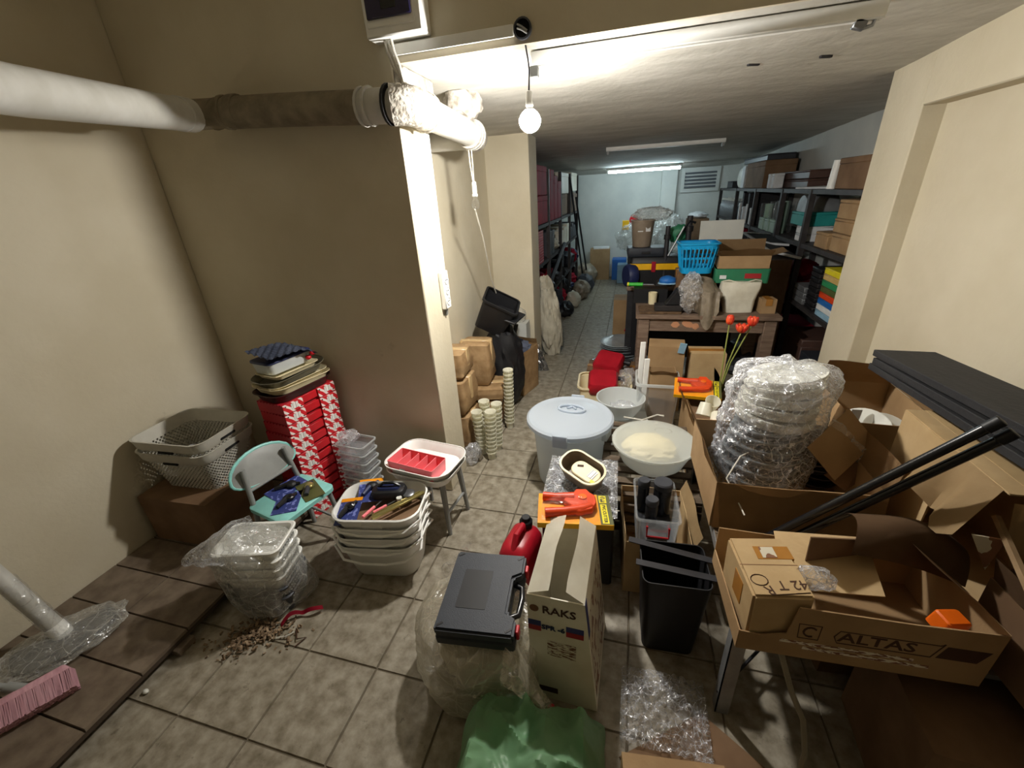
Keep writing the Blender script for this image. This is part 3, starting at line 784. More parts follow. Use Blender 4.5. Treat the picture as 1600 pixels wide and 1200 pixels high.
# clear box stack, white handled baskets, stool with trays and pink organizer
def clear_box(label):
    t = thing('clear_box', label, 'box', (0, 0, 0), 0, 'stacked clear boxes')
    G().tub([(.19, .125, .02, 0), (.20, .135, .02, .05)], .002, 4).build('body', 'clear_bin', t)
    G().rings([rr(.20, .135, .02, .046), rr(.214, .148, .024, .049), rr(.216, .15, .024, .058), rr(.20, .135, .02, .058)], False, False).build('rim', 'frost', t)
    return t
cb = clear_box('x')
for i, nm in enumerate(('lowest', 'second lowest', 'third lowest', 'fourth lowest', 'third highest', 'second highest', 'topmost')):
    lo = (-1.585+random.uniform(-.004, .004), 1.865, .001+.0595*i); lb = 'clear lidless box, %s of the stack beside the red boxes' % nm
    if i == 0: cb.location = lo; cb.rotation_euler = (0, 0, -.1); cb['label'] = lb
    else: dup(cb, lo, -.1+random.uniform(-.04, .04), lb)
tag(G().blob((0, 0, 0), (.06, .05, .03), .5, 3, 9, 3).build('film_scrap', 'film_crinkle', None, (-1.61, 1.85, .455)), 'crumpled clear film on the clear boxes', 'film')

def handled_basket(label):
    t = thing('handled_basket', label, 'basket', (0, 0, 0), 0, 'white handled baskets')
    G().tub([(.33, .20, .07, 0), (.345, .215, .075, .02), (.40, .265, .085, .17)], .004, 6).build('side', 'white_holes', t)
    G().rings([rr(.398, .263, .085, .165, 6), rr(.415, .28, .09, .18, 6), rr(.43, .295, .09, .215, 6), rr(.44, .305, .095, .225, 6), rr(.425, .29, .09, .23, 6), rr(.41, .275, .085, .212, 6), rr(.39, .255, .08, .168, 6)], False, False).build('rim', 'white_plastic', t)
    for y in (-1, 1):
        pts = [(-.20, y*.03, .205), (-.215, y*.1, .195), (-.15, y*.158, .165), (-.06, y*.168, .152), (.06, y*.168, .152), (.15, y*.158, .165), (.215, y*.1, .195), (.20, y*.03, .205)]
        pts = [(x*1.04, yy, z) for x, yy, z in pts]
        G().tube(pts, .006, 8).build('handle', 'white_plastic', t)
    G().box(-.05, .05, -.004, .004, -.02, .012).build('handle_notch', 'white_plastic', t, (0, -.142, .19), (.25, 0, 0), bev=.003)
    return t
hb = handled_basket('x')
for i, nm in enumerate(('lowest', 'second lowest', 'second highest', 'topmost, full of tool packs,')):
    lo = (-1.145+.004*i, 1.40+.003*i, .001+.058*i); lb = 'white handled basket %s of the nested four' % nm
    if i == 0: hb.location = lo; hb.rotation_euler = (0, 0, .16); hb['label'] = lb
    else: dup(hb, lo, .16+.03*(i % 2), lb)
ZB = .34
tag(G().rings([rr(.37, .235, .08, 0, 5), rr(.375, .24, .08, .02, 5)]).build('cardboard_insert', 'card_dark', None, (-1.135, 1.41, ZB-.03), (0, 0, .17), bev=.003), 'brown card sheet lying in the topmost handled basket', 'card')
pk = pack('blue carded pistol tool at the front left of the handled basket', (-1.26, 1.32, ZB+.045), (.25, -.1, .25), .11, .15, 'blister_blue', 'black', 'black_gloss', 'tool packs in the white basket')
G().box(-.055, .055, .055, .075, .0032, .004).build('header', 'amber', pk)
pk = pack('blue carded tool at the back left of the handled basket', (-1.245, 1.49, ZB+.04), (.1, .1, .5), .12, .17, 'blister_blue', 'navy', 'black', 'tool packs in the white basket')
G().box(-.06, .06, .06, .085, .0032, .004).build('header', 'amber', pk)
t = thing('tool_pouch', 'black and blue tool pouch at the back of the handled basket', 'pouch', (-1.135, 1.49, ZB+.03), .25)
G().rings([rr(.17, .09, .03, 0), rr(.18, .10, .035, .02), rr(.165, .085, .03, .045)]).build('body', 'black', t, bev=.004)
G().rings([rr(.12, .05, .02, .045), rr(.11, .04, .015, .055)]).build('flap', 'navy', t)
G().tube([(-.05, 0, .055), (-.02, .0, .075), (.03, 0, .075), (.06, 0, .055)], .008, 8).build('grip', 'black_gloss', t)
t = thing('brass_gauge', 'brass level with round dial at the right of the handled basket', 'tool', (-1.04, 1.415, ZB+.035), .95)
G().box(-.14, .14, -.011, .011, 0, .012).build('bar', 'brass', t, bev=.002)
G().box(-.13, .13, .02, .028, 0, .008).build('rod', 'brass', t, bev=.002)
G().at((.075, .045, .0)).lathe([(.03, 0), (.032, .012), (.026, .016), (.0, .016)], 20).build('dial', 'steel', t)
G().at((.02, .035, .0)).lathe([(.014, 0), (.014, .02), (.0, .022)], 12).build('knob', 'white_dish', t)
t = thing('screwdriver', 'pink handled screwdriver lying in the handled basket', 'screwdriver', (-1.17, 1.36, ZB+.02), 1.35)
G().tube([(-.05, 0, .01), (.03, 0, .01)], .008, 8).build('handle', 'pink', t)
G().tube([(.03, 0, .01), (.09, 0, .01)], .003, 6).build('shaft', 'steel', t)
t = thing('screwdriver', 'second pink screwdriver nearer the brass level', 'screwdriver', (-1.125, 1.385, ZB+.02), 1.0)
G().tube([(-.04, 0, .01), (.03, 0, .01)], .007, 8).build('handle', 'pink', t)
G().tube([(.03, 0, .01), (.08, 0, .01)], .003, 6).build('shaft', 'steel', t)

t = thing('stool', 'low white stool under the white trays', 'stool', (-1.02, 1.765, 0), -.12)
G().rings([rr(.27, .23, .05, .335), rr(.28, .24, .05, .34), rr(.28, .24, .05, .36), rr(.27, .23, .05, .363)]).build('seat', 'white_plastic', t)
for x in (-1, 1):
    for y in (-1, 1): G().tube([(x*.13, y*.11, 0), (x*.11, y*.09, .34)], .014, 8, rad=[.012, .018]).build('leg', 'grey_plastic', t)
for x in (-1, 1): G().tube([(x*.123, -.1, .14), (x*.123, .1, .14)], .009, 8).build('stretcher', 'grey_plastic', t)
tray('plastic_tray', 'lower white plastic tray on the low stool', .40, .30, .08, .055, 'white_plastic', (-1.035, 1.73, .364), -.12, t=.005)
tray('plastic_tray', 'upper white plastic tray under the pink organizer', .41, .31, .085, .055, 'white_plastic', (-1.035, 1.73, .40), -.14, t=.005)
t = thing('drawer_organizer', 'pink divided organizer on the white trays', 'organizer', (-1.055, 1.665, .408), -.17)
G().tub([(.285, .125, .008, 0), (.295, .135, .008, .072)], .003, 3).build('tray_body', 'pink', t)
for k in range(4):
    G().box(-.002, .002, -.060, .060, .003, .066).build('divider', 'pink', t, (-.085+.057*k, 0, 0))
plate('star_print', 'paper', t, .035, .02, (-.05, -.0665, .03), (PI/2-.04, 0, 0))

# litter on the floor by the bag
g = G(); random.seed(11)
for k in range(340):
    r_ = random.gauss(0, .4); x = -1.53+.19*r_; y = .88+.09*r_*.9+random.gauss(0, .045); s_ = random.uniform(.003, .012)
    g.at((x, y, s_*.5+random.uniform(0, .018)*math.exp(-r_*r_*4)), (random.uniform(-1, 1), random.uniform(-1, 1), random.uniform(0, 6))).box(-s_, s_, -s_*.5, s_*.5, -.002, .002)
tag(g.build('wood_chips', 'debris', smooth=False), 'pile of wood chips and dirt on the tiles before the bag', 'debris', kind='stuff')
g = G().sheet(20, 3, lambda u, v_: (.18*u, .02*math.sin(u*5)+.018*v_, .012+.02*abs(math.sin(u*6))+.008*v_))
bmesh.ops.solidify(g.bm, geom=g.bm.faces[:], thickness=.002)
tag(g.build('red_strap', 'red_dark', None, (-1.44, .93, .0), (0, 0, .85)), 'crumpled dark red strap on the tiles by the chips', 'strap')
t = thing('wire_bits', 'bits of white and brown wire beside the red strap', 'wire', (-1.39, .90, 0))
G().tube([(-.06, -.02, .006), (0, .0, .012), (.02, .03, .006)], .003, 6).build('white_wire', 'cord_white', t)
G().tube([(.02, .04, .006), (.06, .0, .014), (.09, .02, .006), (.07, -.03, .006)], .003, 6).build('brown_wire', 'ink', t)
tag(G().blob((0, 0, .008), (.012, .009, .008), .4, 3, 2, 2).build('plaster_crumb', 'white_dish', None, (-1.79, .575, 0)), 'small white crumb on the tiles beside the step', 'crumb')
# ================================================================== niche and aisle
def parcel(label, loc, rz, w_, d, h, m='kraft', group='kraft parcels in the niche', rot=None):
    t = thing('wrapped_parcel', label, 'parcel', loc, rz, group, rot)
    g = G()
    lv = []
    for k in range(7):
        z = h*k/6; q = .012*math.sin(PI*k/6)+.003*math.sin(k*2.3)
        lv.append(rr(w_-.02+2*q, d-.02+2*q, .03, z, 3))
    lv = [rr(w_-.06, d-.06, .02, -.0, 3)]+lv[1:-1]+[rr(w_-.015, d-.015, .03, h*.96, 3), rr(w_-.06, d-.06, .02, h, 3)]
    g.rings(lv)
    for v in g.bm.verts: v.co += V((noise.noise(v.co*14), noise.noise(v.co*14+V((9, 0, 0))), noise.noise(v.co*14+V((0, 9, 0)))))*.008
    g.build('body', m, t)
    G().box(-w_/2-.003, w_/2+.003, -.025, .025, h*.35, h+.003).build('tape', 'clear_tape', t, bev=.004)
    return t
parcel('kraft parcel at the bottom beside the wall stub', (-1.17, 2.58, .002), .04, .21, .28, .30)
parcel('kraft parcel on the bottom one beside the wall stub', (-1.175, 2.58, .305), -.04, .21, .28, .27)
parcel('top kraft parcel beside the wall stub', (-1.18, 2.59, .578), .05, .20, .27, .20)
parcel('flat kraft parcel lowest in the back pile', (-1.12, 2.99, .002), .2, .30, .30, .11, 'card_dark')
parcel('flat kraft parcel in the middle of the back pile', (-1.13, 2.99, .115), .1, .29, .30, .12)
parcel('flat torn kraft parcel under the tall one', (-1.10, 2.98, .237), .25, .32, .30, .11)
parcel('tall kraft parcel on top of the back pile', (-1.155, 2.98, .35), .12, .25, .24, .36)
tag(G().blob((0, 0, .06), (.05, .08, .07), .5, 3, 4, 3, flat=.001).build('plastic_wrap', 'film_crinkle', None, (-1.02, 2.36, 0)), 'crumpled clear plastic on the floor by the wall stub', 'plastic wrap')
tag(G().rings([[(-.04, -.03, 0), (.035, -.035, 0), (.045, .02, 0), (-.02, .035, 0)], [(-.032, -.025, .03), (.03, -.03, .034), (.038, .015, .03), (-.018, .028, .033)]]).build('tile_chunk', 'grout', None, (-1.0, 2.38, .001), bev=.004), 'grey broken chunk on the floor before the cup stacks', 'stone')

# nested plastic cups, five stacks; each cup its own object
cup0 = G().lathe([(.0275, 0), (.028, .002), (.031, .050), (.0385, .0505), (.0405, .053), (.0405, .0645), (.0385, .0645), (.0305, .052), (.0265, .004)], 20).build('plastic_cup', 'cup')
stacks = [('front stack of cups on the aisle tiles', -.895, 2.41, 11, 'front'), ('left stack', -.985, 2.46, 10, 'left'), ('back left stack', -.965, 2.57, 11, 'back left'),
          ('right stack', -.885, 2.53, 11, 'back right'), ('tall stack', -.88, 2.86, 15, 'tall rear')]
ORD = 'top second third fourth fifth sixth seventh eighth ninth tenth eleventh twelfth thirteenth fourteenth fifteenth'.split()
first = True
for nm, x, y, n, wd in stacks:
    for i in range(n):
        if first: o = cup0; first = False
        else: o = cup0.copy(); COL.objects.link(o)
        o.location = (x+.0015*i*math.sin(x*40), y+.001*i*math.cos(y*50), .001+.0325*i)
        o.rotation_euler = (0, 0, i*.7)
        k = n-1-i
        pos = 'topmost' if k == 0 else 'bottom' if i == 0 else ORD[k]+' from the top'
        tag(o, 'pale plastic cup, %s in the %s cup stack' % (pos, wd), 'cup', 'plastic cups stacked in the aisle')

# dark crates, brown carton with dark cloth, grey box with clear bags, foil bag
t = thing('black_bin', 'black plastic bin tilted on top of the black sack in the niche', 'bin', (-1.13, 3.27, .74), rot=(.25, .5, .25))
G().tub([(.24, .20, .03, 0), (.29, .25, .035, .26)], .004, 4).build('body', 'black', t)
G().rings([rr(.29, .25, .035, .25), rr(.31, .27, .04, .255), rr(.31, .27, .04, .272), rr(.28, .24, .035, .27)], False, False).build('rim', 'black', t)
tag(G().box(-.15, .15, -.10, .10, 0, .02).build('black_sheet', 'black', None, (-.99, 3.26, .84), (.15, .25, -.2), bev=.006), 'flat black sheet leaning beside the black bin', 'panel')
g = G().blob((0, 0, .36), (.17, .16, .40), .28, 2.5, 2, 4, flat=.002)
tag(g.build('black_sack', 'black', None, (-1.04, 3.30, 0)), 'black sack standing behind the kraft parcels', 'sack')
t = carton('brown carton full of dark cloth with red print in the niche', (-1.06, 3.64, .002), -.28, .42, .30, .43, 'kraft', {'back': (-15, .06)})
for k in range(4): G().box(-.035, .035, -.0008, .0008, -.005, .005).build('red_print', 'ink_red', t, (-.12+.006*k, -.152, .30-.028*k), (0, -.2, 0), smooth=False)
tag(G().blob((0, 0, 0), (.17, .11, .07), .35, 3, 6, 4).build('dark_cloth', 'navy_cloth', None, (-1.05, 3.61, .44)), 'bundle of dark slate cloth in the brown carton', 'cloth')
tag(G().tube([(0, 0, 0), (.03, .01, .12), (.045, .015, .18)], .02, 10).build('black_torch', 'black', None, (-1.02, 3.56, .49)), 'black torch sticking up from the dark cloth', 'torch')
carton('pale grey box behind the brown carton in the niche', (-1.11, 3.89, .002), 0, .34, .16, .60, 'plaster_far', tape=None)
for k, (x, s_) in enumerate(((-1.2, .075), (-1.03, .07))):
    tag(G().blob((0, 0, s_), (s_, .05, s_*1.1), .4, 3, k+3, 3).build('clear_bag', 'film_crinkle' if k == 0 else 'film_hazy', None, (x, 3.88, .60)), ('left clear bag on the pale grey box', 'right hazy bag on the pale grey box')[k], 'bag')
tag(G().sheet(14, 22, lambda u, v_: (.13*u-.06+.012*noise.noise(V((u*4, v_*6, 1))), .03*noise.noise(V((u*5, v_*5, 7)))+.06*(1-v_), .30*v_+.002)).build('foil_bag', 'foil', None, (-.84, 4.02, 0), (-.2, -.35, 0)), 'silver foil bag leaning by the brown carton', 'bag')
t = tag(G().blob((0, 0, .40), (.12, .12, .42), .45, 2.6, 12, 4, flat=.002).build('cloth_sack', 'sackcloth', None, (-.82, 4.62, 0), (0, -.10, 0)), 'crumpled off-white sack leaning on the red shelf', 'sack')

# ---- right of the aisle, front to back
t = thing('green_bag', 'shiny green plastic bag at the bottom of the photo', 'bag', (-.20, .70, 0))
def gb(u, v_):
    x = -.30+.55*u; y = -.24+.41*v_
    e = min(1, 5*min(u, 1-u))**.6*min(1, 6*min(v_, 1-v_))**.6
    f = .5*abs(noise.noise(V((u*2.6+v_*1.2, v_*2.2, 4))))+.25*abs(noise.noise(V((u*5+3, v_*4-u*2, 7))))+.10*abs(noise.noise(V((u*11, v_*9, 2))))
    return (x*(.86+.14*e)+.02*noise.noise(V((v_*4, u*2, 1))), y+.015*noise.noise(V((u*4, v_*3, 6))), .004+e*(.235-.30*f+.02*u))
g = G().sheet(70, 56, gb)
g.build('bag_skin', 'film_green', t, (0, 0, 0), (0, 0, .05))
G().blob((0, -.03, .08), (.17, .13, .075), .3, 2.5, 3, 3, flat=.004).build('contents', 'dark_green', t)

t = thing('clear_sack', 'large hazy plastic sack under the black tool case', 'sack', (-.46, 1.0, 0))
def sack(u, v_):
    a = u*2*PI
    k = 1+.07*noise.noise(V((math.cos(a)*2, math.sin(a)*2, v_*2)))+.09*abs(noise.noise(V((math.cos(a)*3.5, math.sin(a)*3.5, v_*2.5+3))))+.05*abs(noise.noise(V((math.cos(a)*8, math.sin(a)*8, v_*5))))
    prof = [(0, .80), (.06, .97), (.4, 1.02), (.75, 1.0), (.9, .86), (.97, .5), (1, 0.02)]
    for (a0, b0), (a1, b1) in zip(prof, prof[1:]):
        if a0 <= v_ <= a1: r_ = b0+(b1-b0)*(v_-a0)/(a1-a0)
    return (-.02+.25*k*r_*math.cos(a), .225*k*r_*math.sin(a), .004+.345*v_)
G().sheet(60, 36, sack).build('sack_body', 'film_sack', t)
def neck(u, v_):
    a = u*2*PI; r_ = (.085*(1-v_)**1.5+.012+.05*max(0, v_-.72))*(1+.35*noise.noise(V((math.cos(a)*3, math.sin(a)*3, v_*3))))
    return (.13+.16*v_, -.13-.06*v_+r_*math.cos(a), .30-.16*v_+.9*r_*math.sin(a)*.9)
G().sheet(26, 24, neck).build('tied_neck', 'film_sack', t)
def flare(u, v_):
    a = -2.6+2.0*u
    return (-.19+.06*u+.02*noise.noise(V((u*5, v_*4, 2))), .06+.16*u, .30+.13*v_+.02*noise.noise(V((u*4, v_*4, 9))))
G().sheet(12, 10, flare).build('loose_edge', 'film_clear', t)
G().tube([(.285, -.19, .145), (.29, -.185, .15), (.285, -.175, .15)], .013, 8).build('knot', 'ink_red', t)
G().blob((0, 0, .17), (.18, .165, .165), .2, 3, 8, 4, flat=.006).build('contents', 'sackcloth', t)

t = thing('tool_case', 'black plastic tool case with red latches on the hazy sack', 'case', (-.452, 1.005, .352), .05, rot=(.05, -.03, .09))
g = G().rings([[(x, y, z) for x, y in ((-.14, -.165), (.14, -.165), (.14, -.10), (.105, -.08), (.105, .06), (.14, .08), (.14, .165), (-.14, .165))] for z in (0, .040)])
g.build('case_base', 'black_case', t, bev=.006)
g = G().rings([[(x, y, z) for x, y in ((-.14, -.165), (.14, -.165), (.14, -.10), (.105, -.08), (.105, .06), (.14, .08), (.14, .165), (-.14, .165))] for z in (.042, .084)])
ld = g.build('case_lid', 'black_case', t, bev=.008, seg=2)
G().rings([rr(.11, .16, .003, 0, 1), rr(.11, .16, .003, .0012, 1)]).build('label_patch', 'black', ld, (-.03, .0, .084))
for x, y in ((-.12, -.145), (.12, -.145), (-.12, .145), (.12, .145)):
    G().box(-.012, .012, -.004, .004, 0, .0015).build('corner_mark', 'black', ld, (x, y, .084), (0, 0, .6), bev=.0005)
for y in (-.12, .12):
    G().box(0, .012, -.016, .016, .022, .062).build('latch', 'red', t, (.140, y, 0), bev=.003)
G().tube([(.108, -.075, .042), (.138, -.06, .042), (.143, 0, .042), (.138, .045, .042), (.108, .06, .042)], .011, 10).build('handle', 'black_gloss', t)

# white printed box with open flaps
t = carton('tall white printed box with two flaps standing open', (-.168, 1.105, .003), -.02, .19, .36, .55, 'card_white', {'left': (-62, .080), 'right': (-54, .072)}, tape=None, warp=.15)
W2, D2 = .095, .18
bd = [c for c in t.children if c.name.startswith('body')][0]
for v in bd.data.vertices: v.co.x += .055*(1-v.co.z/.55)*(v.co.x+.095)/.19
text('RAKS', .048, 'ink', t, (.012, -D2-.0022, .49), (PI/2, 0, 0), bold=.0008)
G().at((-.072, -D2-.0008, .49), (PI/2, 0, 0)).lathe([(.016, 0), (.016, .0008)], 14).build('round_emblem', 'ink_brown', t)
for a, b_ in ((-W2, -.05), (.036, W2)): G().box(a, b_, -D2-.0016, -D2, .405, .43).build('blue_band', 'ink_blue', t, smooth=False)
for a, b_ in ((-W2, -.05), (.036, W2)): G().box(a, b_, -D2-.0016, -D2, .38, .4045).build('red_band', 'ink_red', t, smooth=False)
text('SPR -6', .03, 'navy', t, (-.008, -D2-.0022, .405), (PI/2, 0, 0), bold=.0012)
plate('text_lines', 'print_lines', t, .10, .075, (.02, -D2-.0014, .30))
plate('side_print', 'print_brown', t, .32, .40, (W2+.031, .0, .25), (PI/2-.1, 0, PI/2))
plate('blue_stripe', 'ink_blue', t, .03, .16, (W2+.0095, -D2+.018, .465), (PI/2-.1, 0, PI/2))
plate('base_print', 'ink', t, .07, .03, (-.03, -D2-.0014, .06))

# red jerrycan in front of the bucket
def jerry(label, loc, rot, s_=1.0, cap=True, mm='red_can'):
    t = thing('jerrycan', label, 'jerrycan', loc, 0, 'red jerrycans', rot)
    w_, d, h = .20*s_, .13*s_, .25*s_
    G().rings([rr(w_*.9, d*.88, .03*s_, 0, 5), rr(w_, d, .035*s_, .02*s_, 5), rr(w_, d, .035*s_, h*.80, 5), rr(w_*.86, d*.85, .035*s_, h*.94, 5), rr(w_*.6, d*.6, .03*s_, h, 5)]).build('body', mm, t)
    G().tube([(-w_*.15, 0, h*.97), (-w_*.12, 0, h*1.12), (w_*.18, 0, h*1.13), (w_*.34, 0, h*.93)], .014*s_, 10).build('handle', mm, t)
    G().at((-w_*.3, 0, h*.94)).lathe([(.022*s_, 0), (.022*s_, .02*s_)], 14).build('spout', mm, t)
    if cap: G().at((-w_*.3, 0, h*.94+.018*s_)).lathe([(.027*s_, 0), (.028*s_, .026*s_), (.02*s_, .03*s_), (.018*s_, .045*s_)], 14).build('cap', 'black', t, bev=.002)
    return t
jerry('dark red jerrycan with black cap behind the black tool case', (-.425, 1.43, .002), (0, 0, -1.75), 1.15)

# film covered black case, beige tub, orange cutter pack
t = thing('black_box', 'black box in crinkled film under the beige tub', 'box', (-.17, 1.675, .002), .03)
G().box(-.165, .165, -.20, .22, 0, .425).build('body', 'black', t, bev=.01)
g = G().sheet(24, 24, lambda u, v_: (-.175+.35*u, -.21+.44*v_, .432+.016*noise.noise(V((u*6, v_*6, 4)))+.01*abs(noise.noise(V((u*12, v_*12, 1))))))
g.build('film_cover', 'film_crinkle', t)
t = thing('soap_tub', 'beige oval tub with cream tray inside, tilted on the black box', 'tub', (-.165, 1.70, .462), 0, rot=(.25, .16, -.55))
G().tub([(.20, .12, .05, 0), (.21, .13, .055, .03), (.225, .145, .06, .075)], .005, 6).build('tub_body', 'bag_brown' if False else 'brown_pail', t)
G().rings([rr(.222, .142, .06, .07, 6), rr(.232, .152, .065, .074, 6), rr(.232, .152, .065, .084, 6), rr(.212, .132, .055, .084, 6)], False, False).build('rim', 'cream_plastic', t)
G().rings([rr(.15, .09, .04, .045, 6), rr(.15, .09, .04, .062, 6)]).build('inner_tray', 'cream_plastic', t, (.02, 0, 0), bev=.004)
plate('barcode_label', 'barcode', t, .035, .05, (.055, .005, .063), (0, 0, 0))
plate('yellow_sticker', 'yellow', t, .022, .018, (.08, -.03, .0635), (0, 0, 0))
plate('dark_mark', 'ink', t, .03, .012, (-.02, .01, .063), (0, 0, .6))
def cutter(label, loc, rot):
    """orange pipe cutter in a yellow blister pack"""
    t = thing('cutter_pack', label, 'package', loc, 0, 'carded pipe cutters', rot)
    G().box(-.15, .15, -.095, .095, 0, .004).build('card', 'amber', t, bev=.001)
    G().box(-.15, .15, -.0965, -.0945, -.02, .004).build('card_edge', 'gold_yellow', t)
    c = G().box(.10, .15, -.094, .094, .004, .005).build('title_strip', 'olive', t)
    pl = plate('title_plate', 'yellow', t, .026, .118, (.121, -.03, .005), (0, 0, 0))
    text('PVC CUTTER', .0185, 'black', t, (.121, -.03, .0062), (0, 0, -PI/2), bold=.0004)
    plate('title_plate', 'yellow', t, .03, .048, (.121, .062, .005), (0, 0, 0))
    plate('top_print', 'small_print', t, .022, .04, (.121, .062, .0058), (0, 0, 0))
    q = G().tube([(-.13, .052, .022), (-.08, .046, .024), (.0, .045, .024)], .014, 10, rad=[.019, .017, .024]); q.build('upper_grip', 'orange_red', t)
    q = G().tube([(-.12, -.055, .022), (-.04, -.045, .024), (.03, -.03, .024), (.07, -.01, .024)], .014, 10, rad=[.020, .018, .021, .019]); q.build('lower_grip', 'orange_red', t)
    G().rings([[(x, y, z) for x, y in ((-.045, .012), (-.03, .055), (.0, .07), (.01, .092), (.055, .094), (.065, .075), (.088, .05), (.09, -.0), (.07, -.04), (.02, -.055), (-.03, -.05), (-.01, -.02))] for z in (.008, .036)]).build('cutter_head', 'orange_red', t, bev=.004)
    G().at((.035, .035, .036)).lathe([(.018, 0), (.018, .004), (.008, .005)], 14).build('pivot', 'orange', t)
    G().rings([[(x, y, z) for x, y in ((-.02, -.02), (.03, -.005), (.05, .02), (.0, .02))] for z in (.02, .024)]).build('blade', 'steel', t)
    g = G().sheet(10, 8, lambda u, v_: (-.135+.23*u, -.08+.165*v_, .006+.042*min(1, 4*min(u, 1-u))*min(1, 3*min(v_, 1-v_))))
    g.build('blister', 'glass', t)
    return t
cutter('orange pipe cutter in amber blister pack on the tall white box', (-.165, 1.365, .548), (-.05, .02, .17))

# white lidded bucket, bowls
t = thing('lidded_bucket', 'large translucent white bucket with clip lid', 'bucket', (-.315, 2.33, .002), -.1)
G().lathe([(.20, 0), (.205, .005), (.225, .30), (.235, .40), (.255, .405), (.255, .425), (.24, .425), (.23, .40), (.20, .01)], 48).build('body', 'frost', t)
G().lathe([(.27, .415), (.275, .42), (.275, .445), (.262, .455), (.24, .448), (.20, .456), (.0, .470)], 48, False).build('lid', 'frost_lid', t)
for a in (-1.55, 1.6):
    c_ = G().box(-.045, .045, -.012, .004, .38, .462).build('clip', 'frost_lid', t, (.272*math.cos(a), .272*math.sin(a), 0), (0, 0, a+PI/2), bev=.004)
for a in (3.0, -.15):
    G().box(-.05, .05, -.015, .02, .345, .40).build('side_grip', 'frost', t, (.245*math.cos(a), .245*math.sin(a), 0), (0, 0, a+PI/2), bev=.006)
G().tube([(.085*math.cos(k*PI/8), .05+.05*math.sin(k*PI/8), .474) for k in range(16)], .009, 8, closed=True).build('lid_emblem', 'frost_lid', t)
G().tube([(-.03, .05, .474), (.0, .075, .475), (.03, .05, .474)], .007, 8).build('lid_emblem', 'frost_lid', t)

t = thing('slatted_pallet', 'dark wooden slatted crate under the big covered bowl', 'crate', (.165, 2.22, 0))
for k in range(8): G().box(-.26, .26, -.026, .026, .262, .278).build('slat', 'wood_slat', t, (0, -.36+.103*k, random.uniform(-.002, .002)), bev=.002)
for x in (-.24, 0, .24): G().box(-.02, .02, -.39, .39, .22, .262).build('bearer', 'wood_slat', t, (x, 0, 0), bev=.002)
for k in range(3): G().box(-.26, .26, -.012, .012, .04+.07*k, .085+.07*k).build('side_slat', 'wood_slat', t, (0, -.39, 0), bev=.002)
for x in (-.24, .24):
    for y in (-.37, .37): G().box(-.02, .02, -.02, .02, 0, .222).build('post', 'wood_slat', t, (x, y, 0), bev=.002)
t = thing('covered_bowl', 'big translucent bowl with clear lid on the slatted crate', 'bowl', (.185, 2.12, .281))
G().lathe([(.10, 0), (.12, .004), (.17, .05), (.205, .13), (.215, .155), (.222, .157), (.222, .165), (.21, .163), (.16, .05), (.10, .008)], 48).build('bowl', 'frost', t)
G().lathe([(.222, .158), (.228, .162), (.226, .172), (.19, .18), (.10, .205), (.0, .21)], 48, False).build('lid', 'frost_clear', t)
G().blob((-.02, .01, .115), (.13, .11, .055), .35, 3, 2, 4).build('contents', 'cream_plastic', t)
G().tube([(.05+.045*math.cos(k*PI/8), .05+.03*math.sin(k*PI/8), .205) for k in range(16)], .005, 8, closed=True).build('lid_ring', 'glass', t)
carton('low pale carton under the small clear bowl', (.0, 2.90, .002), .1, .36, .32, .20, 'plaster_far', tape=None)
t = thing('clear_bowl', 'small clear round bowl behind the bucket', 'bowl', (-.01, 2.86, .205))
G().lathe([(.10, 0), (.11, .003), (.15, .07), (.172, .135), (.178, .136), (.178, .142), (.168, .141), (.14, .06), (.10, .006)], 40).build('bowl', 'frost', t)
G().blob((.02, -.02, .06), (.09, .07, .04), .5, 3, 5, 3).build('bagged_contents', 'film_crinkle', t)
tag(G().tube([(-.10, 0, 0), (.02, -.04, .01), (.12, .03, .02), (.16, .0, .03)], .006, 6).build('white_strip', 'cord_white', None, (.12, 2.62, .31)), 'thin white strip between the two bowls', 'strip')
t = carton('small yellow printed box on the tiles behind the bucket', (-.38, 3.15, .002), .05, .13, .11, .07, 'amber', tape=None)
plate('black_print', 'black', t, .06, .03, (.01, -.056, .035)); plate('white_print', 'paper', t, .02, .03, (.045, -.056, .035))
tag(G().box(-.10, .10, -.008, .008, 0, .012).build('white_lath', 'paper', None, (-.52, 3.17, .001), (0, 0, .03), bev=.002), 'thin white lath on the tiles left of the yellow box', 'lath')
t = thing('plastic_basket', 'cream plastic basket holding red jerrycans behind the bucket', 'basket', (-.16, 3.48, .002), .05)
G().tub([(.40, .30, .05, 0), (.44, .34, .06, .17)], .004, 5).build('side', 'cream_plastic', t)
G().rings([rr(.438, .338, .06, .165, 5), rr(.47, .37, .07, .175, 5), rr(.47, .37, .07, .195, 5), rr(.44, .34, .06, .19, 5)], False, False).build('rim', 'cream_plastic', t)
def can_lying(label, loc, rot, s_=1):
    t = thing('jerrycan', label, 'jerrycan', loc, 0, 'red jerrycans', rot)
    G().rings([rr(.19*s_, .17*s_, .03, 0, 5), rr(.215*s_, .195*s_, .035, .02, 5), rr(.22*s_, .20*s_, .035, .09*s_, 5), rr(.19*s_, .17*s_, .03, .115*s_, 5)]).build('body', 'red_can', t)
    G().at((.12*s_, .06*s_, .05*s_), (0, PI/2, 0)).lathe([(.02, -.02), (.02, .02), (.026, .02), (.026, .045)], 12).build('cap', 'black', t)
    return t
can_lying('nearer red jerrycan in the cream basket', (-.17, 3.42, .145), (.35, 0, .05), 1.15)
can_lying('farther red jerrycan behind the cream basket', (-.14, 3.75, .20), (.35, .1, -.25), 1.15)
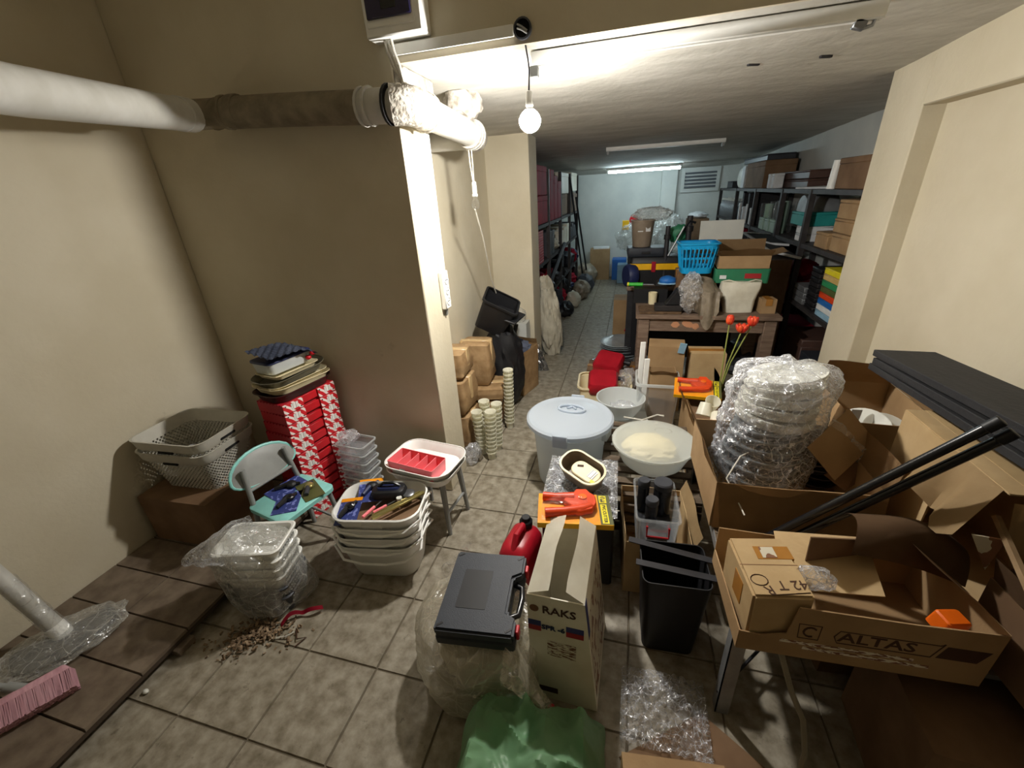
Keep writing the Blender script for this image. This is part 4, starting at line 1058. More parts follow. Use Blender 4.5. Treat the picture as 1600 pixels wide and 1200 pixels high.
tag(G().blob((0, 0, 0), (.07, .11, .09), .45, 3, 21, 4).build('clear_bag', 'film_crinkle', None, (.04, 3.52, .20)), 'crumpled clear bag beside the red jerrycans', 'bag')
carton('low carton under the farther red jerrycan', (-.12, 3.84, .002), 0, .44, .28, .19, 'card_dark')
for k in range(6):
    o = G().lathe([(.0, 0), (.15, 0), (.20, .012), (.21, .022), (.205, .024), (.15, .008), (.0, .006)], 36).build('round_platter', 'grey_lid')
    o.location = (-.06+.008*math.sin(k*2), 4.55+.006*k, .05+.026*k); o.rotation_euler = (.05, .02, k)
    tag(o, 'grey round platter, %s of the pile by the table leg' % ('lowest', 'second', 'third', 'fourth', 'fifth', 'topmost')[k], 'platter', 'round grey platters')
tag(G().rings([rr(.46, .30, .03, 0), rr(.47, .31, .03, .045)]).build('wrapped_slab', 'film_hazy', None, (-.08, 4.45, .003), bev=.004), 'flat film-wrapped slab under the grey lids', 'slab')
tag(G().rings([rr(.42, .30, .06, 0), rr(.43, .31, .06, .09)]).build('bagged_sheets', 'foil', None, (-.12, 4.15, .003), bev=.004), 'bagged silver sheets before the grey lids', 'bag')
t = carton('brown carton left of the table with a red thing on it', (.04, 5.16, .002), .0, .40, .3, .55, 'card', tape=None)
tag(G().rings([[(-.1, -.05, 0), (.1, -.05, 0), (.06, .05, 0), (-.06, .05, 0)], [(-.02, -.04, .17), (.05, -.04, .16), (.03, .04, .16), (-.01, .04, .16)]]).build('red_funnel', 'red_can', None, (.05, 4.74, .26), (0, .2, .3), bev=.01), 'red plastic funnel piece before the brown carton', 'funnel')

# organizer crate in a torn carton
carton('torn brown carton around the clear organizer box', (.185, 1.675, .002), .06, .29, .40, .31, 'card_light', {'left': (12, .07), 'right': (25, .07)}, tape=None)
t = thing('organizer_box', 'clear box with red latch holding black bottles', 'box', (.175, 1.60, .255), .04)
G().tub([(.155, .25, .015, 0), (.175, .28, .02, .20)], .003, 4).build('body', 'clear_bin', t)
G().rings([rr(.175, .28, .02, .195), rr(.188, .293, .022, .198), rr(.188, .293, .022, .208), rr(.172, .277, .02, .208)], False, False).build('rim', 'clear_bin', t)
G().tube([(-.045, -.146, .175), (-.045, -.152, .125), (.045, -.152, .125), (.045, -.146, .175)], .005, 8).build('latch', 'red', t)
G().box(-.042, .042, -.148, -.144, .06, .12).build('front_window', 'grey_plastic', t, bev=.003)
G().rings([rr(.15, .24, .01, .01), rr(.16, .25, .01, .06)]).build('lower_tray', 'dark_grey', t)
for k, (x, y, r_, z, nm) in enumerate(((-.05, .09, .026, .33, 'back left'), (.035, .085, .040, .335, 'big back right'), (-.015, -.005, .027, .30, 'front'))):
    b_ = thing('black_bottle', '%s black bottle in the clear organizer box' % nm, 'bottle', (.175+x, 1.60+y, .32), 0, 'black bottles')
    hh = z-.16
    G().lathe([(r_*.95, 0), (r_, .005), (r_, hh*.8), (r_*.85, hh*.86)], 20).build('bottle_body', 'black_gloss', b_)
    G().lathe([(r_*1.05, hh*.84), (r_*1.08, hh*.86), (r_*1.08, hh), (r_*.95, hh+.006), (0, hh+.004)], 20).build('cap', 'dark_grey', b_)
# ================================================================== right pile on the steel rack
t = thing('steel_rack', 'grey angle iron rack carrying the brown cartons at right', 'rack', (.84, 1.53, 0))
def angle_leg(x, y, sx, sy, tilt=0):
    g = G(); g.box(0, sx*.045, 0, sy*.004, 0, .48); g.box(0, sx*.004, 0, sy*.045, 0, .48)
    g.build('leg', 'zinc' if y < 0 else 'dark_steel', t, (x, y, 0), smooth=False)
for x in (-1, 1):
    for y in (-1, 1): angle_leg(x*.45, y*.51, -x, -y)
for y in (-.51, .51): G().box(-.46, .46, -.003, .003, .45, .49).build('rail', 'zinc', t, (0, y, 0), smooth=False)
for x in (-.455, .455): G().box(-.003, .003, -.51, .51, .45, .49).build('rail', 'zinc', t, (x, 0, 0), smooth=False)
for k in range(6): G().box(-.455, .455, -.074, .074, .482, .494).build('slat', 'wood_slat', t, (0, -.45+.18*k, 0), smooth=False)
G().tube([(-.45, -.5, .10), (.45, .5, .10)], .006, 6).build('brace', 'dark_steel', t)

# black bin and grey strips below the organizer
t = thing('black_crate', 'black bin in shadow with grey steel strips across its top', 'bin', (.235, 1.30, .002), .05)
G().tub([(.20, .18, .03, 0), (.25, .22, .03, .40)], .004, 4).build('body', 'black', t)
tag(G().box(-.19, .19, -.014, .014, 0, .004).build('steel_strip', 'dark_steel', None, (.25, 1.35, .412), (.0, .04, -.12), smooth=False), 'longer grey steel strip lying across the black bin', 'strip')
tag(G().box(-.15, .15, -.014, .014, 0, .004).build('steel_strip', 'dark_steel', None, (.24, 1.255, .412), (.0, .03, -.05), smooth=False), 'shorter grey steel strip nearer the front on the black bin', 'strip')
t = thing('folding_stand', 'black steel post standing between bowl and brown carton', 'post', (.43, 2.10, .002))
G().box(-.02, .02, -.003, .003, 0, .56).build('flange', 'dark_steel', t, (0, 0, 0), (0, .05, 0), smooth=False)
G().box(-.003, .003, 0, .03, 0, .56).build('flange', 'zinc', t, (-.02, 0, 0), (0, .05, 0), smooth=False)

# the printed carton with the small parcel in it
t = thing('cardboard_box', 'open brown carton printed ALTAS at the front of the rack', 'box', (.655, 1.10, .497), .045)
X, Y, Hh = .295, .16, .20
g = G()
g.panel([(-X, -Y, 0), (X, -Y, 0), (X, -Y, Hh), (.1, -Y, Hh-.006), (-.165, -Y, Hh-.002), (-.178, -Y, .09), (-.24, -Y, .07), (-X, -Y, .075)], .004)
g.panel([(-X, Y, 0), (X, Y, 0), (X, Y, .17), (-.1, Y, .15), (-X, Y, .16)], .004)
g.panel([(X, -Y, 0), (X, Y, 0), (X, Y, .17), (X, -Y, Hh)], .004)
g.panel([(-X, -Y, 0), (-X, Y, 0), (-X, Y, .06), (-X, -Y, .075)], .004)
g.panel([(-X, -Y, .002), (X, -Y, .002), (X, Y, .002), (-X, Y, .002)], .004)
g.build('body', 'card', t, smooth=False)
g = G().sheet(8, 4, lambda u, v_: (X-.10*v_-.02*math.sin(u*3)*v_, -Y+.32*u, .2-.03*u+.10*v_))
bmesh.ops.solidify(g.bm, geom=g.bm.faces[:], thickness=.004); g.build('flap', 'card', t)
FY = -.16-.0022
text('ALTAS', .05, 'ink', t, (.035, FY, .108), (PI/2, 0, 0), sx=1.25, bold=.0008)
G().tube([(x, 0, z) for x, z in [(-.085, .085), (-.095, .108), (-.085, .132), (.14, .132), (.15, .14), (.13, .085)]], .0018, 4, closed=True).build('letter_frame', 'ink', t, (.03, FY, 0))
G().rings([[(.16, 0, .085), (.25, 0, .085), (.27, 0, .132), (.175, 0, .132)], [(.16, -.0006, .085), (.25, -.0006, .085), (.27, -.0006, .132), (.175, -.0006, .132)]]).build('print_bar', 'ink', t, (.012, FY+.0006, 0), smooth=False)
G().tube([(-.15, 0, .08), (-.155, 0, .135), (-.10, 0, .135), (-.10, 0, .08)], .0018, 4, closed=True).build('emblem_frame', 'ink', t, (.0, FY, .004))
G().tube([(-.112+.016*math.cos(a)-.012, 0, .108+.018*math.sin(a)) for a in [.7+.5*k for k in range(10)]], .003, 5).build('emblem_curve', 'ink', t, (.0, FY, .004))
for k, (x0, x1, z) in enumerate(((-.19, .13, .062), (-.13, .17, .044))):
    plate('small_print', 'print_lines', t, x1-x0, .011, ((x0+x1)/2, FY+.0004, z))
tag(G().rings([rr(.07, .05, .008, 0), rr(.065, .045, .008, .05)]).build('orange_block', 'orange', None, (.865, 1.0, .635), (.1, .1, .3), bev=.004), 'orange block peeping over the printed carton edge', 'block')
tag(G().panel([(-.12, -.10, 0), (.13, -.09, .02), (.15, .1, .06), (-.10, .11, .03)], .004).build('card_sheet', 'card_light', None, (.62, 1.14, .64)), 'loose pale card sheet inside the printed carton', 'card')
g = G().sheet(16, 10, lambda u, v_: (-.14+.30*u, -.09+.17*v_+.05*u, .02+.14*math.sin(PI*(.1+.8*v_))*(.6+.4*math.sin(PI*u))))
bmesh.ops.solidify(g.bm, geom=g.bm.faces[:], thickness=.004)
tag(g.build('bent_card', 'card_dark', None, (.82, 1.20, .66), (.1, .25, -.15)), 'dark bent card flap arching over the printed carton', 'card')
tag(G().panel([(-.14, -.02, 0), (.14, .06, 0), (.13, .04, .08), (-.15, -.03, .11)], .004).build('torn_card', 'card_dark', None, (.72, 1.16, .66)), 'curved torn strip standing inside the printed carton', 'card')
tag(G().blob((0, 0, 0), (.05, .03, .03), .5, 3, 7, 3).build('clear_scrap', 'film_crinkle', None, (.57, 1.05, .69)), 'crumpled clear scrap beside the small taped parcel', 'film')
t = thing('taped_parcel', 'small tan parcel with brown tape and marker writing in the printed carton', 'parcel', (.452, 1.05, .500), .16, rot=(.04, -.05, .14))
g = G().box(-.078, .078, -.105, .105, 0, .225)
g.build('body', 'card_light', t, bev=.007, seg=2)
G().box(-.02, .079, .02, .068, .10, .2262).build('tape', 'tape', t, bev=.001)
plate('tape_print', 'print_brown', t, .04, .04, (.015, .044, .2264), (0, 0, 0))
G().box(-.0795, -.07, -.04, .02, .10, .19).build('tape', 'tape', t, bev=.001)
G().box(-.078, .078, -.001, .001, .2248, .2256).build('seam', 'ink_brown', t)
text('42 T', .042, 'ink', t, (.035, -.066, .2258), (0, 0, PI+.05), name='marker_writing')
text('R', .04, 'ink', t, (-.03, -.084, .2258), (0, 0, PI+.2), name='marker_writing')
G().tube([(-.045+.022*math.cos(k*PI/7), -.052+.018*math.sin(k*PI/7), .2260) for k in range(14)], .0014, 4, closed=True).build('marker_ring', 'ink', t)
G().tube([(.07, -.09, .226), (-.03, -.10, .226)], .0014, 4).build('marker_line', 'ink', t)

# open carton under the wrapped lids
carton('big open brown carton holding the film-wrapped lids', (.64, 1.69, .497), .03, .56, .50, .215, 'card', {'front': (174, .20), 'left': (24, .13), 'right': (8, .12)}, tape=None)
def lid(label, x, y, z, r_, m, tilt, i):
    o = bpy.data.objects.new('serving_dish', (DISH if m == 'white_dish' else POT)); COL.objects.link(o)
    o.location = (x, y, z); o.rotation_euler = (tilt[0], tilt[1], i*.6); o.scale = (r_, r_, 1)
    tag(o, label, 'dish', 'film-wrapped dishes and lids')
tmp = G().lathe([(.70, 0), (.90, .004), (.97, .018), (1.0, .036), (1.0, .044), (.93, .046), (.8, .040), (.45, .048), (.0, .050)], 40).build('serving_dish', 'white_dish'); DISH = tmp.data; bpy.data.objects.remove(tmp)
tmp = G().lathe([(.6, 0), (.74, .006), (.86, .045), (1.0, .050), (1.0, .057), (.84, .057), (.7, .012)], 40).build('serving_dish', 'grey_lid'); POT = tmp.data; bpy.data.objects.remove(tmp)
nmg = ('lowest', 'second', 'third', 'fourth', 'fifth', 'uppermost')
for i in range(6): lid('grey steel lid, %s of the grey ones in the film stack' % nmg[i], .595+.008*i, 1.79, .515+.048*i, .165-.004*i, 'grey_lid', (.0, .03*i), i)
nmw = ('lowest', 'second lowest', 'middle', 'second highest', 'topmost')
for i in range(5): lid('white dish, %s of the white ones in the film stack' % nmw[i], .625+.006*i, 1.79, .805+.046*i, .152-.003*i, 'white_dish', (-.06, .10+.02*i), i)
t = thing('clear_wrap', 'shiny crumpled clear film wrapped round the stack of dishes', 'film', (.64, 1.79, .51))
def wrap(u, v_):
    a = u*2*PI
    r_ = .185-.012*v_ if v_ < .9 else (.185-.011)*math.sqrt(max(0, 1-((v_-.9)/.1)**2))+.001
    left = max(0, math.cos(a-2.9))
    n1 = noise.noise(V((math.cos(a)*3, math.sin(a)*3, v_*5))); n2 = abs(noise.noise(V((math.cos(a)*8, math.sin(a)*8, v_*11))))
    k = 1+.10*n1+.10*n2*(0.4+left)+left*(.10*math.sin(v_*PI)+.22*max(0, v_-.6))
    ax = .0+.045*v_
    c2 = .006*abs(noise.noise(V((math.cos(a)*18, math.sin(a)*18, v_*26))))
    r_ += c2*2
    return (-.03+ax+r_*k*math.cos(a), r_*k*math.sin(a)*.95, .0+.56*v_+.02*n1*(v_ > .8))
G().sheet(130, 100, wrap).build('film_skin', 'film_crinkle', t)
def tail(u, v_):
    return (.16+.17*u+.02*noise.noise(V((u*5, v_*5, 3))), -.10-.03*u, .33-.14*u+(.12*v_-.06)*(1-.4*u)+.015*noise.noise(V((u*6, v_*6, 1))))
G().sheet(16, 14, tail).build('film_tail', 'film_hazy', t)
for i in range(6):
    o = G().lathe([(.05, 0), (.06, .004), (.075, .028), (.085, .030), (.085, .035), (.072, .034), (.05, .008)], 24).build('dark_bowl', 'dark_bowl')
    o.location = (.845, 1.80, .502+.036*i); o.rotation_euler = (0, .05*i, i)
    tag(o, 'small dark bowl, %s of the nest behind the film-wrapped dishes' % nmg[i], 'bowl', 'dark nested bowls')
tag(G().panel([(.72, 1.64, .775), (.862, 1.73, .915), (.97, 1.70, .79), (.825, 1.60, .66)], .005).build('square_card', 'card', smooth=False), 'square of loose cardboard leaning beside the film-wrapped dishes', 'card')
tag(G().panel([(.80, 1.63, .66), (.975, 1.71, .77), (1.0, 1.70, .66), (.88, 1.62, .60)], .005).build('card_piece', 'card_dark', smooth=False), 'darker card piece below the loose square', 'card')
tag(G().tube([(-.015, -.25, .02), (-.02, -.08, .06), (.06, .0, .11), (.1, .02, .115)], .003, 6).build('white_string', 'cord_white', None, (.43, 1.62, .6), (0, 0, .2)), 'short white string curling at the left of the open carton', 'string')

# big carton behind, with white dishes and paper, yellow pieces
carton('large brown carton with raised flaps by the right pillar', (1.15, 2.12, .50), -.02, .33, .46, .27, 'card', {'back': (-30, .16), 'right': (6, .10)}, tape=None)
for k, (x, y, z, r_, rx, ry) in enumerate(((1.07, 1.99, .68, .10, .5, -.35), (1.15, 1.97, .66, .11, .6, .2), (1.03, 2.0, .60, .09, .7, -.2))):
    o = G().lathe([(.0, .002), (r_*.6, 0), (r_, .03), (r_*1.02, .034), (r_*.95, .034), (r_*.6, .008), (0, .008)], 28).build('white_saucer', 'white_dish', None, (x, y, z), (rx, ry, 0))
    tag(o, ('left white plate tilted in the large carton', 'biggest white plate tilted in the large carton', 'lower white plate in the large carton')[k], 'plate', 'white plates in the large carton')
tag(G().panel([(-.02, 0, 0), (.02, .0, .0), (.03, .01, .10), (-.01, .01, .10)], .003).build('paper_slip', 'paper', None, (1.00, 1.95, .70)), 'white paper slip standing in the large carton', 'paper')
for k, (x, y, z, rz) in enumerate(((1.04, 2.44, .60, .2), (1.06, 2.44, .665, -.15), (1.03, 2.45, .73, .1))):
    carton('yellow card box, %s of the three behind the large carton' % ('lowest', 'middle', 'topmost')[k], (x, y, z), rz, .20, .12, .062, 'card_yellow', None, 'yellow card boxes', tape='clear_tape')
carton('plain carton under the yellow card boxes', (1.05, 2.46, .002), .05, .32, .24, .595, 'card_dark')

# torn carton at far right, planks and tubes on it
t = thing('torn_carton', 'brown carton torn open at its corner, under the black boards', 'box', (1.16, 1.42, .497))
X, Y, Hh = .155, .24, .46
g = G()
g.panel([(-X, -Y, Hh), (X, -Y, Hh), (X, Y, Hh), (-X, Y, Hh)], .005)
g.panel([(-X, Y, 0), (X, Y, 0), (X, Y, Hh), (-X, Y, Hh)], .005)
g.panel([(X, -Y, 0), (X, Y, 0), (X, Y, Hh), (X, -Y, Hh)], .005)
g.panel([(-X, -Y, 0), (X, -Y, 0), (X, Y, 0), (-X, Y, 0)], .005)
g.panel([(-X, -.02, 0), (-X, Y, 0), (-X, Y, Hh), (-X, -.02, Hh)], .005)
g.panel([(-.02, -Y, 0), (X, -Y, 0), (X, -Y, .26), (.03, -Y, .2)], .005)
g.build('body', 'card_light', t, smooth=False)
g = G().sheet(12, 8, lambda u, v_: (-X-.10*v_-.03*math.sin(u*9)*v_, -Y+.02+.24*u-.05*v_, Hh-.13*v_-.02*math.sin(u*14)*v_))
bmesh.ops.solidify(g.bm, geom=g.bm.faces[:], thickness=.004); g.build('torn_flap', 'card_light', t)
g = G().sheet(8, 8, lambda u, v_: (-X+.01+.17*u, -Y-.04*v_-.01, Hh-.02-.13*v_*(1-.5*u)-.02*abs(math.sin(u*8))*v_))
bmesh.ops.solidify(g.bm, geom=g.bm.faces[:], thickness=.004); g.build('torn_flap', 'card_light', t)
g = G().panel([(-X-.06, -Y-.03, Hh-.12), (-X+.0, -Y-.05, Hh-.11), (-X-.01, -Y-.05, Hh-.22)], .004); g.build('torn_tip', 'print_brown', t, smooth=False)
G().box(-X-.001, X+.001, -.03, .03, Hh+.0025, Hh+.0035).build('tape', 'clear_tape', t)
G().box(-.10, -.06, -Y, Y, Hh+.0025, Hh+.0032).build('tape', 'clear_tape', t)
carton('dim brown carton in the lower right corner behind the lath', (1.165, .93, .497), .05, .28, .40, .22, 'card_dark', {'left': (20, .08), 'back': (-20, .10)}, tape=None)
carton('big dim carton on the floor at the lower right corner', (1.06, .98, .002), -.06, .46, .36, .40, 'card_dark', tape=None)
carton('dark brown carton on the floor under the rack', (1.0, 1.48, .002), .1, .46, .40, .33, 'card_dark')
for i in range(3):
    g = G().box(-.11, .11, -.64, .64, 0, .026)
    o = g.build('black_board', 'black_board', None, (1.13+.012*i, 1.335+.015*(i-1)*(1 if i else -1), 1.015+.031*i), (-.05, .03, .02*(i-1)+.03), bev=.002)
    tag(o, ('lowest', 'middle', 'topmost')[i]+' of three black boards stacked on the torn carton', 'board', 'black boards')
for i, (dx, dz) in enumerate(((0, 0), (.03, -.028))):
    t = thing('steel_tube', ('upper', 'lower')[i]+' of two black steel tubes slanting across the cartons', 'tube', (0, 0, 0), 0, 'black steel tubes')
    a = V((.49+dx, 1.362-dx*.3, .475+dz)); b_ = V((.94+dx, 1.215-dx*.3, 1.155+dz))
    G().tube([a, b_], .0135, 14).build('tube_body', 'black_gloss', t)
    d = (b_-a).normalized()
    G().tube([b_-d*.035, b_+d*.004], .0155, 14).build('end_cap', 'black', t, bev=.002)
tag(G().tube([(1.02, 1.20, .865), (.98, .98, .80), (.945, .80, .735)], .011, 6).build('wood_lath', 'wood_lath', smooth=False), 'thin wooden lath slanting down at the right edge', 'lath')
tag(G().tube([(.50, .965, .47), (.545, .93, .34), (.60, .93, .22), (.62, .90, .10), (.60, .86, .02), (.63, .78, .006), (.62, .55, .006)], .0085, 8).build('old_cable', 'old_cord'), 'pale cable hanging down from under the printed carton', 'cable')
tag(G().sheet(60, 50, lambda u, v_: (.04+.30*u, .84+.26*v_, .012+.10*math.exp(-((u-.45)**2+(v_-.55)**2)*7)*(.6+.8*abs(noise.noise(V((u*7, v_*7, 3)))))+.03*abs(noise.noise(V((u*13, v_*13, 8)))))).build('clear_film', 'film_crinkle', None, (.02, 0, 0)), 'crumpled clear film on the tiles beside the white printed box', 'film')
carton('brown carton cut off by the bottom edge of the photo', (.205, .585, .002), .12, .27, .22, .30, 'card', tape=None)
tag(G().panel([(.06, .80, .006), (.62, .62, .006), (.66, .78, .012), (.34, 1.0, .008)], .005).build('floor_card', 'card_dark', smooth=False), 'flat trodden cardboard on the floor under the rack', 'card')

# brown carton with cups, mug, tulips and second cutter pack
carton('open brown carton with crumpled rim behind the big bowl', (.575, 2.66, .002), .02, .29, .58, .40, 'card', {'left': (28, .10), 'front': (50, .07), 'back': (-12, .05)}, tape=None)
tag(G().panel([(-.12, -.22, 0), (.12, -.22, 0), (.12, .22, 0), (-.12, .22, 0)], .01).build('packing_sheet', 'card_dark', None, (.575, 2.66, .34)), 'brown packing sheet filling the crumpled carton', 'card')
cutter('amber carded pipe cutter at the back of the crumpled carton', (.50, 2.84, .46), (.25, 0, -.1))
for k, (x, y, z, r_) in enumerate(((.50, 2.50, .475, (2.6, .2, 0)), (.565, 2.44, .445, (2.2, .7, .4)), (.55, 2.58, .47, (.4, -.3, .8)))):
    c = thing('white_cup', ('white cup upside down at the left in the crumpled carton', 'white cup on its side in the crumpled carton', 'white cup tipped at the back of the crumpled carton')[k], 'cup', (x, y, z), 0, 'white cups', r_)
    G().lathe([(.03, -.04), (.034, -.038), (.046, .04), (.043, .04), (.03, -.034)], 22).build('cup_body', 'cup', c)
t = thing('orange_box', 'small orange box with grey stripes in the crumpled carton', 'box', (.51, 2.40, .395), .3)
G().box(-.04, .04, -.03, .03, 0, .045).build('body', 'orange', t, bev=.003)
for q in (-.012, .012): G().box(-.041, -.0, -.0305, .0305, .02+q, .03+q).build('stripe', 'zinc', t)
t = thing('red_mug', 'dark red mug lying in the crumpled carton', 'mug', (.505, 2.33, .41), rot=(1.2, .0, .3))
G().lathe([(.026, -.03), (.03, -.028), (.033, .035), (.029, .035), (.026, -.024)], 20).build('mug_body', 'red_can', t)
G().tube([(.03, 0, -.015), (.052, 0, -.01), (.054, 0, .015), (.032, 0, .02)], .005, 8).build('handle', 'red_can', t)
def tulip(label, hx, hz, lean, y=2.93, leaf=False):
    t = thing('tulip', label, 'flower', (.655, y, .36), 0, 'red artificial tulips')
    dx = hx-.655; h = hz-.36
    G().tube([(0, 0, 0), (dx*.35, 0, h*.5), (dx, 0, h)], .0045, 6).build('stem', 'stem', t)
    hd = G()
    for k in range(6):
        a = k*PI/3
        hd.at((dx, 0, h), (0, lean, a)).blob((.010, 0, .026), (.015, .018, .032), .1, 2, k, 2)
    hd.build('petals', 'tulip', t)
    G().at((dx, 0, h), (0, lean, 0)).lathe([(.004, -.006), (.02, .004), (.024, .018)], 12).build('flower_base', 'gold_yellow', t)
    if leaf:
        for q, (lx, lz, ly) in enumerate(((-.05, .30, .0), (.10, .22, -.05), (-.02, .2, .05))):
            g = G().sheet(4, 10, lambda u, v_: (lx*v_**1.5+.0+(u-.5)*.04*math.sin(PI*min(1, .1+v_*.9)), ly*v_, lz*v_*(1-.25*v_)))
            bmesh.ops.solidify(g.bm, geom=g.bm.faces[:], thickness=.0015); g.build('leaf', 'leaf', t)
tulip('red tulip standing at the left of the three', .655, .90, 0, leaf=True)
tulip('red tulip drooping in the middle of the three', .735, .85, .5)
tulip('red tulip at the right of the three', .79, .895, .3)

t = thing('clear_bin', 'tall clear plastic bin with white rails before the table', 'bin', (.25, 3.05, .002), .0)
G().tub([(.26, .24, .03, 0), (.30, .28, .035, .42)], .004, 4).build('body', 'clear_bin', t)
G().rings([rr(.30, .28, .035, .41), rr(.32, .30, .04, .415), rr(.32, .30, .04, .435), rr(.295, .275, .035, .435)], False, False).build('rim', 'frost', t)
for k, (x, y, h) in enumerate(((.115, 3.06, .70), (.15, 2.98, .60))):
    tag(G().box(-.018, .018, -.008, .008, 0, h).build('white_bar', 'white_plastic', None, (x, y, .008), (0, .02, .2), bev=.002), ('taller white bar standing in the clear bin', 'shorter white bar standing in the clear bin')[k], 'bar', 'white bars in the clear bin')
carton('torn carton piece inside the tall clear bin', (.285, 3.08, .01), .05, .19, .17, .47, 'card', {'left': (25, .06), 'front': (30, .04)}, tape=None)
carton('tall plain carton just before the table', (.33, 3.46, .002), -.05, .28, .2, .57, 'card', tape=None)
carton('pale carton beside the plain one before the table', (.64, 3.46, .002), .04, .26, .18, .52, 'card_light')
tag(G().box(-.025, .025, -.004, .004, 0, .09).build('card_slip', 'light_blue', None, (.43, 3.34, .53), (.2, .15, 0)), 'pale blue card slip before the plain carton', 'card')

# ================================================================== wooden table and what stands on it
t = thing('wooden_table', 'old wooden table with peeling paint in the aisle', 'table', (.635, 3.95, 0))
G().box(-.56, .56, -.30, .30, .715, .75).build('tabletop', 'wood_table', t, bev=.004)
for x in (-1, 1):
    for y in (-1, 1): G().box(-.045, .045, -.045, .045, 0, .715).build('leg', 'wood_table', t, (x*.49, y*.235, 0), bev=.004)
G().box(-.445, .445, -.012, .012, .60, .715).build('apron', 'wood_table', t, (0, -.25, 0), bev=.002)
G().box(-.445, .445, -.012, .012, .60, .715).build('apron', 'wood_table', t, (0, .25, 0), bev=.002)
for x in (-1, 1): G().box(-.012, .012, -.19, .19, .60, .715).build('apron', 'wood_table', t, (x*.49, 0, 0), bev=.002)
for k, (x, z, w_) in enumerate(((-.23, .66, .05), (-.13, .665, .07), (-.07, .65, .04))):
    G().blob((0, 0, 0), (w_*.6, .0015, .022), .6, 3, k+20, 3).build('peeled_patch', 'peeled', t, (x, -.263, z), (0, .3*k, 0))
tag(G().box(-.17, .17, -.12, .12, 0, .018).build('dusty_board', 'dust', None, (.27, 3.80, .751), (0, 0, .04), bev=.003), 'dusty board on the left end of the table', 'board')
t = thing('belt_sander', 'black wedge shaped sander on the dusty board', 'sander', (.345, 3.76, .77), .0)
G().box(-.12, .10, -.06, .06, 0, .05).build('base_plate', 'sander', t, bev=.006)
G().rings([[(-.04, -.05, .05), (.09, -.05, .05), (.10, -.05, .17), (.05, -.05, .19)], [(-.04, .05, .05), (.09, .05, .05), (.10, .05, .17), (.05, .05, .19)]]).build('wedge_body', 'black', t, bev=.008)
tag(G().blob((0, 0, 0), (.17, .14, .16), .3, 2.5, 31, 4, flat=-.10).build('scrap_bag', 'bag_brown', None, (.575, 3.83, .86)), 'grey brown bag of scraps on the table', 'bag')
tag(G().blob((0, 0, 0), (.09, .08, .15), .45, 3, 33, 4).build('clear_wrap', 'film_crinkle', None, (.50, 3.74, .92)), 'clear wrap on the left of the scrap bag', 'film')
tag(G().sheet(12, 12, lambda u, v_: (-.02+.16*u, -.05*v_+.02*math.sin(u*9), .10-.30*v_*(.5+.5*math.sin(PI*u)))).build('grey_bag', 'bag_brown', None, (.58, 3.68, .84)), 'grey bag corner hanging over the table edge', 'bag')
t = thing('cloth_bag', 'off-white cloth bag standing on the table', 'bag', (.89, 3.82, .752), .05)
g = G().rings([rr(.22, .10, .03, 0), rr(.25, .12, .04, .1), rr(.30, .08, .02, .2), rr(.31, .05, .015, .245)])
for v in g.bm.verts: v.co += V((noise.noise(v.co*9), noise.noise(v.co*9+V((5, 0, 0))), .5*noise.noise(v.co*9)))*.018
g.build('bag_body', 'white_cloth', t)
G().tube([(-.14, 0, .25), (-.1, -.02, .262), (.0, -.03, .235), (.1, -.02, .262), (.15, 0, .25)], .006, 6).build('hem', 'white_cloth', t)
carton('small brown carton at the right end of the table', (1.10, 3.80, .752), .05, .11, .12, .115, 'card')
carton('dark carton on the table under the green crate', (.92, 4.08, .752), 0, .36, .24, .225, 'card_dark')
carton('dark carton on the table under the blue basket', (.54, 4.10, .752), 0, .26, .22, .30, 'card_dark')
t = thing('green_crate', 'green printed crate under the flapped carton on the table', 'crate', (.90, 3.98, .98), -.06)
G().tub([(.40, .28, .02, 0), (.41, .29, .02, .115)], .006, 3).build('body', 'dark_green', t)
plate('crate_print', 'ink_red', t, .12, .04, (.08, -.146, .06)); plate('crate_print', 'paper', t, .05, .03, (-.14, -.146, .05))
carton('carton with open flaps on the green crate', (.90, 3.98, 1.098), -.06, .38, .28, .10, 'card', {'front': (62, .14), 'right': (75, .12), 'left': (70, .12), 'back': (10, .10)}, tape=None)
t = thing('slotted_basket', 'bright blue slotted laundry basket on the table', 'basket', (.545, 3.97, 1.055), .05)
fr = G()
W_, D_ = .30, .26
def bk_ring(s_, z): return rr(W_*s_, D_*s_, .05, z, 5)
fr.rings([bk_ring(.80, 0), bk_ring(.84, .05), bk_ring(.82, .052), bk_ring(.78, .006)])
fr.build('base', 'blue_basket', t)
for z0, z1, s0, s1 in ((.118, .135, .90, .915), (.20, .235, .97, 1.0)):
    G().rings([bk_ring(s0, z0), bk_ring(s1, z1), bk_ring(s1-.04, z1), bk_ring(s0-.04, z0)], False, False).build('band', 'blue_basket', t)
G().rings([bk_ring(1.0, .232), bk_ring(1.08, .236), bk_ring(1.08, .248), bk_ring(.99, .248)], False, False).build('rim', 'blue_basket', t)
ra, rb_ = bk_ring(.83, .045), bk_ring(.975, .215)
def per(r_, u):
    L = [0]
    for a, b_ in zip(r_, r_[1:]+r_[:1]): L.append(L[-1]+(V(b_)-V(a)).length)
    s_ = u*L[-1]
    for i in range(len(r_)):
        if L[i] <= s_ <= L[i+1]:
            f = (s_-L[i])/max(1e-9, L[i+1]-L[i]); return V(r_[i]).lerp(V(r_[(i+1) % len(r_)]), f)
for k in range(30):
    p, q = per(ra, k/30), per(rb_, k/30)
    G().tube([p, q], .0065, 6).build('slat', 'blue_basket', t)

